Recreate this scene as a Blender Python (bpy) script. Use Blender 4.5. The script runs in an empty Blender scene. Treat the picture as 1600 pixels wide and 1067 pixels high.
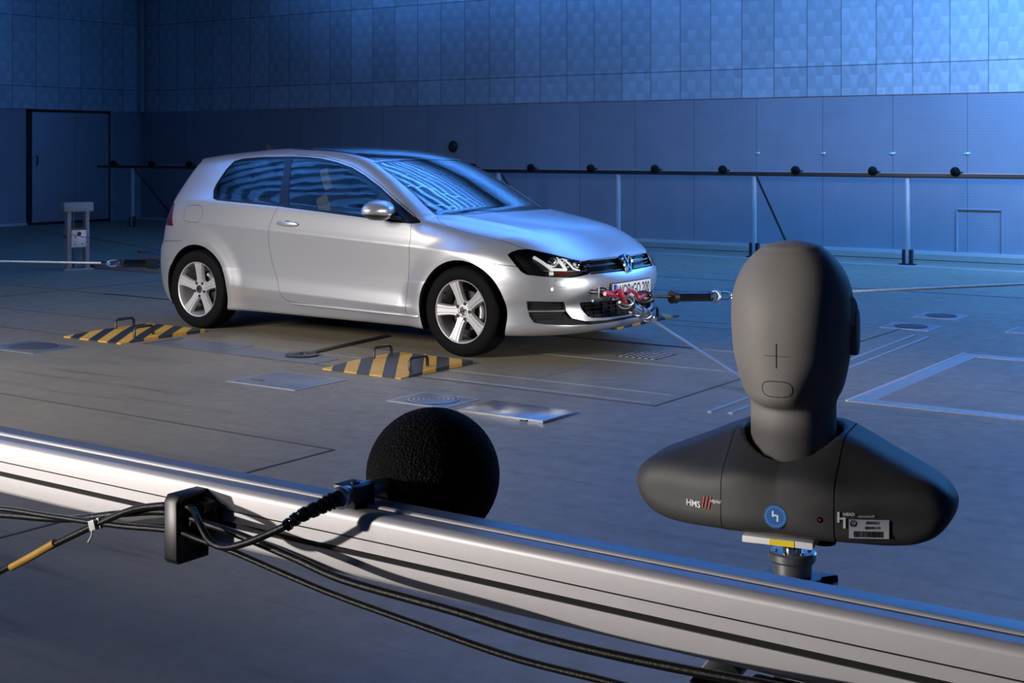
import bpy, bmesh, math, random
import numpy as np
from mathutils import Vector, Matrix
random.seed(4); np.random.seed(4)
D=bpy.data; C=D.collections.new('scene'); bpy.context.scene.collection.children.link(C)
scn=bpy.context.scene
# ---------------------------------------------------------------- camera, world, lights, exposure
# world axes: X along the car (forward +), Y across (car's left +), Z up; origin under the front axle
CAM=(5.72,-8.42,1.437); YAW=math.radians(35.0); FPX=2150.0
cam=D.cameras.new('camera'); cam.lens=FPX*36/1600; cam.sensor_width=36; cam.shift_y=-301.5/1600; cam.clip_start=.05; cam.clip_end=200
co=D.objects.new('camera',cam); C.objects.link(co); co.location=CAM; co.rotation_euler=(math.pi/2,0,YAW); scn.camera=co
w=D.worlds.new('world'); scn.world=w; w.use_nodes=True
w.node_tree.nodes['Background'].inputs[0].default_value=(.02,.05,.12,1); w.node_tree.nodes['Background'].inputs[1].default_value=.2
scn.view_settings.view_transform='Standard'; scn.view_settings.look='None'; scn.view_settings.gamma=1; scn.view_settings.use_curve_mapping=False
scn.view_settings.exposure=0.0
FW=Vector((-math.sin(YAW),math.cos(YAW),0)); RT=Vector((math.cos(YAW),math.sin(YAW),0))
def cf(X,Dp,z): return Vector((CAM[0],CAM[1],0))+RT*X+FW*Dp+Vector((0,0,z))
def lamp(name,kind,loc,target,energy,color,**k):
    l=D.lights.new(name,kind); l.energy=energy; l.color=color
    for a,b in k.items(): setattr(l,a,b)
    o=D.objects.new(name,l); C.objects.link(o); o.location=loc
    d=Vector(target)-Vector(loc); o.rotation_euler=d.to_track_quat('-Z','Y').to_euler(); return o
WARM=(1,.93,.87); BLUE=(.085,.325,1.0)
# key spot on the car, from camera left, high
ks=lamp('car_spot','SPOT',(-3.0,-14.5,5.6),(-.1,-2.6,.0),4700,WARM,spot_size=math.radians(34),spot_blend=.7,shadow_soft_size=.8); ks.scale=(2.2,.58,1)
sb=lamp('low_softbox','AREA',(-2.0,-6.6,1.9),(-1.15,0,.20),104,WARM,shape='RECTANGLE',size=2.6,size_y=.7); sb.data.spread=math.radians(100)
# key spot on rail, windscreen and dummy, low from camera left
lamp('foreground_spot','SPOT',cf(-5.3,.2,1.42),cf(.10,2.0,1.10),780,WARM,spot_size=math.radians(40),spot_blend=.5,shadow_soft_size=.07)
lamp('dummy_spot','SPOT',cf(-5.0,.3,2.35),cf(.40,1.95,1.12),330,WARM,spot_size=math.radians(12),spot_blend=.6,shadow_soft_size=.07)
# blue up-lights washing the ceiling, plus a wash along the far wall
def wash(name,loc,target,e,sx,sy,spread):
    o=lamp(name,'AREA',loc,target,e,BLUE if name!='wall_wash' else (.11,.39,1),shape='RECTANGLE',size=sx,size_y=sy); o.data.spread=math.radians(spread)
wash('ceiling_wash',(-1.3,5.2,5.2),(-1.3,5.2,9),2800,9,4,110)
wash('ceiling_wash_side',(-7.5,-4.2,5.2),(-7.5,-4.2,9),1200,6,5,110)
wash('wall_wash_high',(-7.5,6.2,7.0),(-7.5,10.1,6.0),240,8,.6,70)
fs=lamp('front_softbox','AREA',(7.0,-.6,1.3),(.8,-.1,.42),17,(1,.97,.96),shape='RECTANGLE',size=2.2,size_y=1.0); fs.data.spread=math.radians(40)
wash('wall_wash',(5.5,6.0,6.9),(4.0,10.3,3.8),1750,6,1.0,110)
wash('floor_wash',(5.0,6.5,6.8),(4.5,7.5,0),90,7,2,90)

# ---------------------------------------------------------------- material helpers
def rgb(r,g,b):
    f=lambda c:(c/255/12.92 if c/255<=.04045 else ((c/255+.055)/1.055)**2.4)
    return (f(r),f(g),f(b),1)
class NT:
    def __init__(s,name):
        s.m=D.materials.new(name); s.m.use_nodes=True; s.t=s.m.node_tree; s.b=s.t.nodes['Principled BSDF']; s.o=s.t.nodes['Material Output']
    def n(s,t,**k):
        x=s.t.nodes.new(t)
        for a,b in k.items():
            if hasattr(x,a): setattr(x,a,b)
            else: x.inputs[a].default_value=b
        return x
    def l(s,a,b): s.t.links.new(a,b)
    def math(s,op,a,b=None,c=None):
        x=s.t.nodes.new('ShaderNodeMath'); x.operation=op
        for i,v in enumerate((a,b,c)):
            if v is None: continue
            if isinstance(v,(int,float)): x.inputs[i].default_value=v
            else: s.l(v,x.inputs[i])
        return x.outputs[0]
    def mix(s,f,a,b):
        x=s.t.nodes.new('ShaderNodeMix'); x.data_type='RGBA'
        for i,v in ((0,f),(6,a),(7,b)):
            if isinstance(v,(int,float,tuple)): x.inputs[i].default_value=v
            else: s.l(v,x.inputs[i])
        return x.outputs[2]
    def coord(s): return s.n('ShaderNodeTexCoord').outputs['Object']
    def geo(s): return s.n('ShaderNodeNewGeometry').outputs['Position']
    def noise(s,vec,scale,detail=4,rough=.55):
        x=s.n('ShaderNodeTexNoise'); x.inputs['Scale'].default_value=scale; x.inputs['Detail'].default_value=detail; x.inputs['Roughness'].default_value=rough
        if vec is not None: s.l(vec,x.inputs['Vector'])
        return x.outputs['Fac']
    def ramp(s,f,stops):
        x=s.n('ShaderNodeValToRGB'); e=x.color_ramp.elements
        while len(e)<len(stops): e.new(.5)
        for a,(p,c) in zip(e,stops): a.position=p; a.color=c
        s.l(f,x.inputs[0]); return x.outputs[0]
    def bump(s,h,strength,dist):
        x=s.n('ShaderNodeBump'); x.inputs['Strength'].default_value=strength; x.inputs['Distance'].default_value=dist
        s.l(h,x.inputs['Height']); s.l(x.outputs[0],s.b.inputs['Normal']); return x
    def white(s,vec,dim='3D'):
        x=s.n('ShaderNodeTexWhiteNoise'); x.noise_dimensions=dim; s.l(vec,x.inputs['Vector']); return x.outputs['Value']
def mat(name,col,rough=.5,metal=0,coat=0,spec=.5,noise=0,ns=40,bump=0,trans=0,emit=0,aniso=0):
    g=NT(name); b=g.b
    b.inputs['Base Color'].default_value=col; b.inputs['Roughness'].default_value=rough; b.inputs['Metallic'].default_value=metal
    b.inputs['Coat Weight'].default_value=coat; b.inputs['Coat Roughness'].default_value=.06; b.inputs['Specular IOR Level'].default_value=spec
    b.inputs['Transmission Weight'].default_value=trans
    if emit: b.inputs['Emission Color'].default_value=col; b.inputs['Emission Strength'].default_value=emit
    c=g.coord(); nf=g.noise(c,ns)
    if noise:
        lo=tuple(v*(1-noise) for v in col[:3])+(1,); hi=tuple(min(1,v*(1+noise)) for v in col[:3])+(1,)
        g.l(g.ramp(nf,[(.3,lo),(.7,hi)]),b.inputs['Base Color'])
    if bump: g.bump(g.noise(c,ns*4),bump,.002)
    return g.m
M={}
M['paint']=mat('silver_paint',(.58,.59,.61,1),.32,.78,.6)
M['black']=mat('black_plastic',(.012,.012,.014,1),.38,noise=.2)
M['gloss']=mat('gloss_black',(.006,.006,.008,1),.08,coat=.5)
M['trimblack']=mat('trim_black',(.006,.006,.008,1),.22,spec=.25)
M['seam']=mat('seam_black',(.004,.004,.005,1),.8)
M['rubber']=mat('tire_rubber',(.0025,.0025,.0028,1),.8,noise=.3,ns=60,spec=.12)
M['chrome']=mat('chrome',(.85,.86,.88,1),.08,1)
M['rim']=mat('rim_alloy',(.46,.46,.47,1),.42,.5,.2)
M['steel']=mat('steel',(.45,.45,.46,1),.3,.9,noise=.12,ns=30)
M['dsteel']=mat('dark_steel',(.08,.08,.085,1),.35,.8,noise=.3)
M['alu']=mat('anodised_aluminium',(.68,.66,.67,1),.46,.35,noise=.02,ns=80)
M['galv']=mat('fence_aluminium',(.50,.50,.52,1),.4,.5)
M['postgrey']=mat('post_grey_paint',(.20,.20,.205,1),.5,.2)
M['fwhite']=mat('fuel_white',(.8,.8,.8,1),.4)
M['plate']=mat('plate_white',(.82,.82,.80,1),.35)
M['pblue']=mat('plate_blue',(.01,.06,.45,1),.35)
M['red']=mat('red_sling',(.36,.008,.02,1),.45,coat=.2)
M['tail']=mat('tail_red',(.05,.002,.004,1),.12,coat=.6)
M['cable']=mat('cable_black',(.006,.006,.007,1),.42,noise=.3,ns=90,bump=.25,spec=.3)
M['label']=mat('label_yellow',(.50,.27,.035,1),.55,noise=.15)
M['tie']=mat('cable_tie_white',(.75,.74,.70,1),.45)
M['beige']=mat('seat_leather',(.36,.30,.22,1),.6,noise=.1)
M['cabin']=mat('cabin_dark',(.012,.012,.014,1),.7)
M['dummy']=mat('dummy_grey_skin',(.20,.188,.178,1),.6,noise=.05,ns=300,bump=.12)
M['torso']=mat('dummy_torso',(.050,.049,.050,1),.55,noise=.06,ns=400,bump=.2)
M['groove']=mat('engraved_dark',(.012,.012,.012,1),.8)
M['white']=mat('print_white',(.75,.76,.78,1),.5)
M['pred']=mat('print_red',(.42,.03,.03,1),.5)
M['sblue']=mat('sticker_blue',(.02,.13,.42,1),.45)
M['sgrey']=mat('sticker_silver',(.50,.52,.56,1),.4)
M['yellow']=mat('tag_yellow',(.85,.65,.02,1),.5)
M['wire']=mat('wire_blue_steel',(.24,.31,.42,1),.4,.6)
M['rope']=mat('white_rope',(.72,.70,.64,1),.7,noise=.2,ns=30,bump=.4)
M['amber']=mat('amber_lens',(.25,.03,.01,1),.2,coat=.5)
M['drl']=mat('light_guide',(.80,.82,.80,1),.25,0,coat=.5,emit=.7)
M['fixture']=mat('pale_blue_fixture',(.55,.62,.72,1),.4)
# glass: mirror-like at the surface, tinted see-through below
def glass(name,tint,ior=1.5,boost=.0,refl=(1,1,1,1)):
    g=NT(name); nt=g.t; nt.nodes.remove(g.b)
    tr=g.n('ShaderNodeBsdfTransparent'); tr.inputs[0].default_value=tint
    gl=g.n('ShaderNodeBsdfGlossy'); gl.inputs['Roughness'].default_value=.01; gl.inputs['Color'].default_value=refl
    fr=g.n('ShaderNodeFresnel'); fr.inputs['IOR'].default_value=ior
    wv=g.noise(g.coord(),2.2,2); bp=g.n('ShaderNodeBump'); bp.inputs['Strength'].default_value=.22; bp.inputs['Distance'].default_value=.012; g.l(wv,bp.inputs['Height']); g.l(bp.outputs[0],gl.inputs['Normal'])
    f=g.math('ADD',fr.outputs[0],boost); mx=g.n('ShaderNodeMixShader'); g.l(f,mx.inputs[0]); g.l(tr.outputs[0],mx.inputs[1]); g.l(gl.outputs[0],mx.inputs[2]); g.l(mx.outputs[0],g.o.inputs[0])
    return g.m
M['glass']=glass('tinted_glass',(.30,.36,.36,1),1.5,.03,(.6,.6,.6,1))
M['wglass']=glass('windshield_glass',(.35,.40,.40,1),1.7,.08)
M['lens']=glass('lamp_glass',(.92,.92,.92,1),1.45)
# foam
g=NT('black_foam'); g.b.inputs['Roughness'].default_value=.8; g.b.inputs['Specular IOR Level'].default_value=.15
v=g.n('ShaderNodeTexVoronoi'); v.inputs['Scale'].default_value=420; g.l(g.coord(),v.inputs['Vector'])
wn=g.math('GREATER_THAN',g.noise(g.coord(),900,1),.73); g.l(g.mix(wn,(.0025,.0025,.003,1),(.20,.20,.21,1)),g.b.inputs['Base Color'])  # pale specks put the glints of the foam grain into the base colour
g.bump(v.outputs['Distance'],.6,.003); M['foam']=g.m
# hazard stripes, diagonal on the plate (object coordinates)
g=NT('hazard_stripes'); c=g.n('ShaderNodeSeparateXYZ'); g.l(g.coord(),c.inputs[0])
ph=g.math('ADD',c.outputs[0],g.math('MULTIPLY',c.outputs[1],.77)); fr=g.math('FRACT',g.math('ADD',g.math('MULTIPLY',ph,1/.213),.62))
st=g.math('GREATER_THAN',fr,.5); nz=g.noise(g.coord(),14,6)
yl=g.mix(nz,(.62,.34,.045,1),(.40,.21,.03,1)); bk=g.mix(nz,(.010,.012,.018,1),(.03,.032,.04,1))
g.l(g.mix(st,bk,yl),g.b.inputs['Base Color']); g.b.inputs['Roughness'].default_value=.5; M['hazard']=g.m
# concrete floor
g=NT('concrete_floor'); p=g.geo(); n1=g.noise(p,.55,6,.6); n2=g.noise(p,9,8,.7); n3=g.noise(p,260,3)
base=g.ramp(n1,[(.30,(.160,.138,.098,1)),(.55,(.210,.180,.124,1)),(.75,(.250,.212,.142,1))])
a2=g.mix(g.math('MULTIPLY',n2,.5),base,(.085,.078,.062,1)); sp=g.ramp(n3,[(.35,(.6,.6,.6,1)),(.6,(1.15,1.15,1.15,1))])
mm=g.n('ShaderNodeMix'); mm.data_type='RGBA'; mm.blend_type='MULTIPLY'; mm.inputs[0].default_value=.75; g.l(a2,mm.inputs[6]); g.l(sp,mm.inputs[7])
mpn=g.n('ShaderNodeMapping'); mpn.inputs['Scale'].default_value=(.5,6,1); g.l(p,mpn.inputs[0]); stn=g.noise(mpn.outputs[0],1.6,5)
rub=g.ramp(stn,[(.56,(1,1,1,1)),(.72,(.62,.60,.58,1))]); m2=g.n('ShaderNodeMix'); m2.data_type='RGBA'; m2.blend_type='MULTIPLY'; m2.inputs[0].default_value=1; g.l(mm.outputs[2],m2.inputs[6]); g.l(rub,m2.inputs[7])
g.l(m2.outputs[2],g.b.inputs['Base Color']); g.l(g.ramp(n2,[(.3,(.38,.38,.38,1)),(.7,(.56,.56,.56,1))]),g.b.inputs['Roughness']); g.bump(n3,.25,.002); M['floor']=g.m
# quilted metal sheets of the walls. axis: 0 -> panels run along X, 1 -> along Y
def wallmat(name,axis,off,low=False):
    g=NT(name); s=g.n('ShaderNodeSeparateXYZ'); g.l(g.geo(),s.inputs[0]); u=s.outputs[axis]; z=s.outputs[2]
    if not low:
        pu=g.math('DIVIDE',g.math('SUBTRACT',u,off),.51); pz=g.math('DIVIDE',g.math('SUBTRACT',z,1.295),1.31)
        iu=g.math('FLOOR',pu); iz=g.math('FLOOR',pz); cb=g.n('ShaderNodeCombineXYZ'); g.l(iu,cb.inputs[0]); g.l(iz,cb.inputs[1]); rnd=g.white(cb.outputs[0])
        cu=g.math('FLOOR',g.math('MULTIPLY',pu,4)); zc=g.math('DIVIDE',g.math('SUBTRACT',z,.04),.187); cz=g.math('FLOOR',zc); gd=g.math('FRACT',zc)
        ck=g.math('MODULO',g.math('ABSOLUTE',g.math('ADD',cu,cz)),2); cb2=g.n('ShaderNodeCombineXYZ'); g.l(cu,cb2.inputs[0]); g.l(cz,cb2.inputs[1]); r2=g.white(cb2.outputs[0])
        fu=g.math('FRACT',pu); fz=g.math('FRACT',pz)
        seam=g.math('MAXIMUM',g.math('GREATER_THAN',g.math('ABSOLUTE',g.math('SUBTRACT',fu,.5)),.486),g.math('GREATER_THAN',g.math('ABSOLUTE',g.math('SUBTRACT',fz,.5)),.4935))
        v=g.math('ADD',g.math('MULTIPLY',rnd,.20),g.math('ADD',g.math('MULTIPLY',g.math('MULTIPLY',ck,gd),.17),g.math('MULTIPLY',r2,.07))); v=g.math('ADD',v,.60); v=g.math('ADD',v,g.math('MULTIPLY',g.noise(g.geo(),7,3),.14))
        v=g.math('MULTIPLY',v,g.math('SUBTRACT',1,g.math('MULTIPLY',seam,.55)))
        sn=g.math('MULTIPLY',g.math('SINE',g.math('MULTIPLY',pu,25.13)),g.math('SINE',g.math('MULTIPLY',z,24.5)))
        g.bump(sn,.04,.02); base=(.39,.46,.52); g.b.inputs['Roughness'].default_value=.42; g.b.inputs['Metallic'].default_value=.35
    else:
        pu=g.math('DIVIDE',g.math('SUBTRACT',u,off),1.02); iu=g.math('FLOOR',pu); cb=g.n('ShaderNodeCombineXYZ'); g.l(iu,cb.inputs[0]); rnd=g.white(cb.outputs[0])
        fu=g.math('FRACT',pu); seam=g.math('GREATER_THAN',g.math('ABSOLUTE',g.math('SUBTRACT',fu,.5)),.4955)
        rib=g.math('MULTIPLY',g.math('SINE',g.math('MULTIPLY',u,180)),.045); rz=g.math('MULTIPLY',g.math('SINE',g.math('MULTIPLY',z,180)),.045)
        v=g.math('ADD',g.math('ADD',g.math('MULTIPLY',rnd,.10),.72),g.math('ADD',rib,rz)); v=g.math('ADD',v,g.math('MULTIPLY',g.noise(g.geo(),2.5,4),.22))
        v=g.math('MULTIPLY',v,g.math('SUBTRACT',1,g.math('MULTIPLY',seam,.5))); base=(.255,.265,.31); g.b.inputs['Roughness'].default_value=.5; g.b.inputs['Metallic'].default_value=.3
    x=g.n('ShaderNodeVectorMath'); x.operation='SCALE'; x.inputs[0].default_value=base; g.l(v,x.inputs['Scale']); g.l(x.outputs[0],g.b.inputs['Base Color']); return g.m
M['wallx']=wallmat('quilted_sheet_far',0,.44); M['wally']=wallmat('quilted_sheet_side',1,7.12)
M['lowx']=wallmat('perforated_sheet_far',0,.16,True); M['lowy']=wallmat('perforated_sheet_side',1,7.48,True)
M['ceil']=mat('ceiling_sheet',(.55,.58,.62,1),.6,.2,noise=.15,ns=3)
M['baffle']=mat('baffle_sheet',(.26,.28,.31,1),.6,.2,noise=.1)
M['dplate']=mat('floor_plate_blue_grey',(.17,.185,.22,1),.38,.5,noise=.2,ns=18)
M['inlay']=mat('floor_inlay_steel',(.33,.35,.38,1),.36,.6,noise=.15,ns=25)
M['joint']=mat('floor_joint',(.035,.037,.042,1),.7)
M['looseplate']=mat('loose_plate_steel',(.40,.42,.46,1),.22,.75,noise=.12,ns=8)
g=NT('drain_rings'); s_=g.n('ShaderNodeVectorMath'); s_.operation='LENGTH'; g.l(g.coord(),s_.inputs[0])
r_=g.math('SINE',g.math('MULTIPLY',s_.outputs['Value'],230)); g.l(g.mix(g.math('GREATER_THAN',r_,.1),(.05,.06,.08,1),(.30,.33,.38,1)),g.b.inputs['Base Color']); g.b.inputs['Roughness'].default_value=.35; g.b.inputs['Metallic'].default_value=.5; M['drain']=g.m

# ---------------------------------------------------------------- mesh helpers
def tag(o,label=None,cat=None,group=None,kind=None):
    for k,v in (('label',label),('category',cat),('group',group),('kind',kind)):
        if v: o[k]=v
    return o
def mesh_obj(name,me,parent=None,mats=(),smooth=True):
    o=D.objects.new(name,me); C.objects.link(o)
    for m in (mats if isinstance(mats,(list,tuple)) else [mats]):
        me.materials.append(M[m] if isinstance(m,str) else m)
    if parent: o.parent=parent
    return o
def from_bm(name,bm,m,parent=None,smooth=True,angle=35,bevel=0,loc=None,rot=None):
    bmesh.ops.recalc_face_normals(bm,faces=bm.faces[:])
    me=D.meshes.new(name); 
    if bevel:
        bmesh.ops.bevel(bm,geom=[e for e in bm.edges if len(e.link_faces)==2 and e.calc_face_angle(0)>.6],offset=bevel,segments=2,affect='EDGES',profile=.6)
    if smooth:
        for f in bm.faces: f.smooth=True
        for e in bm.edges: e.smooth=not(len(e.link_faces)==2 and e.calc_face_angle(0)>math.radians(angle))
    bm.to_mesh(me); bm.free(); o=mesh_obj(name,me,parent,m)
    if loc is not None: o.location=loc
    if rot is not None: o.rotation_euler=rot
    return o
def NB(): return bmesh.new()
def add_box(bm,lo,hi,mtx=None):
    vs=[bm.verts.new((x,y,z)) for x in (lo[0],hi[0]) for y in (lo[1],hi[1]) for z in (lo[2],hi[2])]
    if mtx: 
        for v in vs: v.co=mtx@v.co
    for f in ((0,1,3,2),(4,6,7,5),(0,4,5,1),(2,3,7,6),(0,2,6,4),(1,5,7,3)): bm.faces.new([vs[i] for i in f])
    return vs
def box(name,lo,hi,m,parent=None,bevel=0,**k):
    bm=NB(); add_box(bm,lo,hi); return from_bm(name,bm,m,parent,bevel=bevel,**k)
def add_tube(bm,pts,r,seg=12,closed=False,cap=True):
    pts=[Vector(p) for p in pts]; n=len(pts); rr=r if isinstance(r,(list,tuple)) else [r]*n
    rings=[]; up=None
    for i,p in enumerate(pts):
        a=pts[(i-1)%n] if (i>0 or closed) else p; b=pts[(i+1)%n] if (i<n-1 or closed) else p
        t=(b-a).normalized()
        if up is None: up=t.orthogonal().normalized()
        up=(up-t*up.dot(t)); up=up.normalized() if up.length>1e-6 else t.orthogonal().normalized()
        s=t.cross(up)
        rings.append([bm.verts.new(p+(up*math.cos(2*math.pi*k/seg)+s*math.sin(2*math.pi*k/seg))*rr[i]) for k in range(seg)])
    for i in range(n if closed else n-1):
        A=rings[i]; B=rings[(i+1)%n]
        off=0
        if closed and i==n-1:
            off=min(range(seg),key=lambda o:(A[0].co-B[o].co).length)
        for k in range(seg): bm.faces.new((A[k],A[(k+1)%seg],B[(k+1+off)%seg],B[(k+off)%seg]))
    if cap and not closed:
        bm.faces.new(rings[0][::-1]); bm.faces.new(rings[-1])
def tube(name,pts,r,m,parent=None,seg=12,closed=False):
    bm=NB(); add_tube(bm,pts,r,seg,closed); return from_bm(name,bm,m,parent,angle=50)
def spline(pts,n=12):
    pts=[Vector(p) for p in pts]; P=[pts[0]*2-pts[1]]+pts+[pts[-1]*2-pts[-2]]; out=[]
    for i in range(1,len(P)-2):
        for k in range(n):
            t=k/n; a,b,c,d=P[i-1:i+3]
            out.append(.5*((2*b)+(c-a)*t+(2*a-5*b+4*c-d)*t*t+(3*b-a-3*c+d)*t**3))
    return out+[pts[-1]]
def add_lathe(bm,prof,seg=48,mtx=Matrix(),closed=False):
    """profile (r,h) turned about local Z"""
    rings=[]
    for r,h in prof:
        if r<1e-6: rings.append([bm.verts.new(mtx@Vector((0,0,h)))]*seg)
        else: rings.append([bm.verts.new(mtx@Vector((r*math.cos(2*math.pi*k/seg),r*math.sin(2*math.pi*k/seg),h))) for k in range(seg)])
    idx=list(range(len(prof)-1)); pairs=[(i,i+1) for i in idx]+([(len(prof)-1,0)] if closed else [])
    for a,b in pairs:
        for k in range(seg):
            q=[rings[a][k],rings[a][(k+1)%seg],rings[b][(k+1)%seg],rings[b][k]]; u=[]
            for v in q:
                if v not in u: u.append(v)
            if len(u)>2:
                try: bm.faces.new(u)
                except ValueError: pass
def lathe(name,prof,m,parent=None,seg=48,mtx=Matrix(),closed=False,angle=35):
    bm=NB(); add_lathe(bm,prof,seg,mtx,closed); return from_bm(name,bm,m,parent,angle=angle)
def axis_mtx(p,d):
    q=Vector(d).to_track_quat('Z','Y'); return Matrix.Translation(Vector(p))@q.to_matrix().to_4x4()
def add_prism(bm,poly,h,mtx=Matrix()):
    """polygon in local XY pulled up local Z by h"""
    a=[bm.verts.new(mtx@Vector((x,y,0))) for x,y in poly]; b=[bm.verts.new(mtx@Vector((x,y,h))) for x,y in poly]; n=len(poly)
    bm.faces.new(a[::-1]); bm.faces.new(b)
    for i in range(n): bm.faces.new((a[i],a[(i+1)%n],b[(i+1)%n],b[i]))
def empty(name,loc=(0,0,0),rz=0,**k):
    o=D.objects.new(name,None); o.empty_display_size=.1; C.objects.link(o); o.location=loc; o.rotation_euler=(0,0,rz); return tag(o,**k)
def text(name,s,size,m,mtx,parent=None,depth=.0004,xs=1,shear=0,bold=0,align='CENTER'):
    cu=D.curves.new(name,'FONT'); cu.body=s; cu.size=size; cu.extrude=depth; cu.align_x=align; cu.align_y='CENTER'; cu.shear=shear; cu.offset=bold; cu.resolution_u=3
    t=D.objects.new('t',cu); C.objects.link(t); dg=bpy.context.evaluated_depsgraph_get(); me=D.meshes.new_from_object(t.evaluated_get(dg)); D.objects.remove(t)
    o=mesh_obj(name,me,parent,m); me.name=name
    me.transform(mtx@Matrix.Diagonal((xs,1,1,1))); return o
def badge(name,R,m,mtx,parent=None,t=.12,d=.006):
    """ring holding a V above a W, in local XY facing +Z"""
    bm=NB(); n=48
    add_lathe(bm,[(R*.82,0),(R*.82,d),(R*.91,d*1.4),(R,d),(R,0)],n,mtx,closed=True)
    def bar(a,b,wd):
        a=Vector(a+(0,));b=Vector(b+(0,)); v=(b-a).normalized(); s=Vector((-v.y,v.x,0))*wd/2
        add_prism(bm,[(p.x*R,p.y*R) for p in (a-s,b-s,b+s,a+s)],d,mtx)
    for sx in (-1,1):
        bar((sx*.40,.76),(sx*.0,.08),t); bar((sx*.78,.38),(sx*.34,-.80),t); bar((sx*.36,-.80),(0,-.06),t)
    return from_bm(name,bm,m,parent)
# ---------------------------------------------------------------- shape functions (implicit surfaces)

def curve(pts,kinks=(),lo=None,hi=None,n=3000):
    """smooth monotone-ish 1-D curve through pts, with tangent breaks at kinks"""
    pts=sorted(pts); X=np.array([p[0] for p in pts],float); Y=np.array([p[1] for p in pts],float)
    xs=np.linspace(X[0],X[-1],n); ys=np.empty(n)
    br=[0]+[i for i in range(1,len(X)-1) if any(abs(X[i]-k)<1e-6 for k in kinks)]+[len(X)-1]
    for a,b in zip(br[:-1],br[1:]):
        x=X[a:b+1]; y=Y[a:b+1]; h=np.diff(x); d=np.diff(y)/h; m=np.zeros(len(x))
        if len(x)==2: m[:]=d[0]
        else:
            m[1:-1]=(d[:-1]*h[1:]+d[1:]*h[:-1])/(h[1:]+h[:-1])
            m[0]=1.5*d[0]-.5*m[1]; m[-1]=1.5*d[-1]-.5*m[-2]
        s=(xs>=x[0]-1e-9)&(xs<=x[-1]+1e-9); t=xs[s]; i=np.clip(np.searchsorted(x,t)-1,0,len(x)-2)
        u=(t-x[i])/h[i]; u2=u*u; u3=u2*u
        ys[s]=(2*u3-3*u2+1)*y[i]+(u3-2*u2+u)*h[i]*m[i]+(-2*u3+3*u2)*y[i+1]+(u3-u2)*h[i]*m[i+1]
    def f(v):
        v=np.asarray(v,float); r=np.interp(v,xs,ys)
        s0=(ys[1]-ys[0])/(xs[1]-xs[0]); s1=(ys[-1]-ys[-2])/(xs[-1]-xs[-2])
        return r+np.minimum(v-xs[0],0)*s0+np.maximum(v-xs[-1],0)*s1
    return f
def smax(a,b,k): h=np.maximum(k-np.abs(a-b),0)/k; return np.maximum(a,b)+h*h*k*.25
def smin(a,b,k): return -smax(-a,-b,k)
SS=lambda e0,e1,x: (lambda t:t*t*(3-2*t))(np.clip((x-e0)/(e1-e0),0,1))
Wc=curve([(.12,.80),(.17,.818),(.215,.838),(.29,.872),(.345,.889),(.375,.880),(.42,.870),(.50,.867),(.60,.872),(.70,.881),(.785,.8885),
          (.80,.884),(.83,.876),(.90,.865),(.96,.848),(1.0,.826),(1.05,.800),(1.1,.774),(1.2,.718),(1.3,.657),(1.38,.603),(1.45,.545)],kinks=(.345,.785))
WL=curve([(-3.42,.10),(-3.25,.065),(-3.0,.028),(-2.7,.006),(-2.5,0),(-1.5,0),(.2,0),(.4,.008),(.6,.035),(.85,.09)])
WU=curve([(-3.4,.15),(-3.1,.09),(-2.8,.045),(-2.5,.02),(-2.1,.004),(-1.8,0),(-1.0,0),(-.5,.0),(.8,0)])
RW=(0.015,-2.632); RZ=.31; RA=.362
def W(x,z):
    zc=.304-.030*np.clip(x,-2.4,.2); zt=.727-.049*np.clip(x,-3.4,.9)
    o=np.ones_like(x*z)
    A=[.12*o,.17*o,zc+0*z,zt+0*z,zt+.21+0*z,1.45*o]; K=[.12,.17,.345,.785,1.0,1.45]
    c=K[0]+(z-.12)*0
    c=np.where(z<A[1],z,0)
    for i in range(1,5):
        t=(z-A[i])/(A[i+1]-A[i]); c=np.where((z>=A[i])&(z<A[i+1]),K[i]+t*(K[i+1]-K[i]),c)
    c=np.where(z>=1.45,z,c)
    w=Wc(c)
    # lower crease fades out at the wheel arches
    fade=SS(-2.42,-2.0,x)*(1-SS(-.55,-.33,x))
    wp=.852+.025*SS(.15,.5,z)
    w=np.where(z<.6,w*fade+(1-fade)*(np.where(z<.5,np.minimum(wp+.0,.874),w)*(1-SS(.45,.6,z))+w*SS(.45,.6,z)),w)
    w=w-WL(x)-WU(x)*SS(.85,1.15,z)
    for cx in RW:
        d=np.sqrt((x-cx)**2+(z-RZ)**2)
        w=w+.016*(1-SS(.385,.54,d))+.004*(1-SS(.37,.44,d))
    return w
Th=curve([(-.6,1.03),(-.4,1.006),(-.2,.984),(0,.955),(.2,.924),(.4,.880),(.55,.833),(.66,.782),(.73,.732),(.77,.690),(.82,.62)])
Cr=curve([(0,0),(.2,.004),(.35,.013),(.5,.034),(.6,.052),(.7,.082),(.78,.122),(.85,.175),(.92,.25)])
Tw=curve([(-.4,1.10),(-.22,.985),(-.35,1.062),(-.5,1.144),(-.7,1.245),(-.9,1.332),(-1.02,1.376),(-1.15,1.406),(-1.35,1.433),(-1.6,1.449),(-1.85,1.4525),(-2.1,1.4475),(-2.4,1.428),(-2.7,1.403),(-2.95,1.375),(-3.1,1.355),(.2,.72)][1:])
def T(x,a):
    hood=Th(x)-Cr(a)*(.55+.45*SS(-.5,.5,x)+.35*SS(.5,.8,x))
    line=.66-.17*(x+.3)                      # raised middle of the bonnet
    hood=hood+.007*(1-SS(-.05,.03,a-line))*(1-SS(.6,.8,x))
    xs=x+.27*a*a*(1-SS(-1.1,-1.9,x)) 
    cab=Tw(xs)-.07*np.clip(a,0,1)**2-.02*np.clip(a-.45,0,1)
    hood=np.where(x<-.6,Th(-.6+0*x)-Cr(a)*.55,hood)
    return smax(hood,cab,.012)
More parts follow.
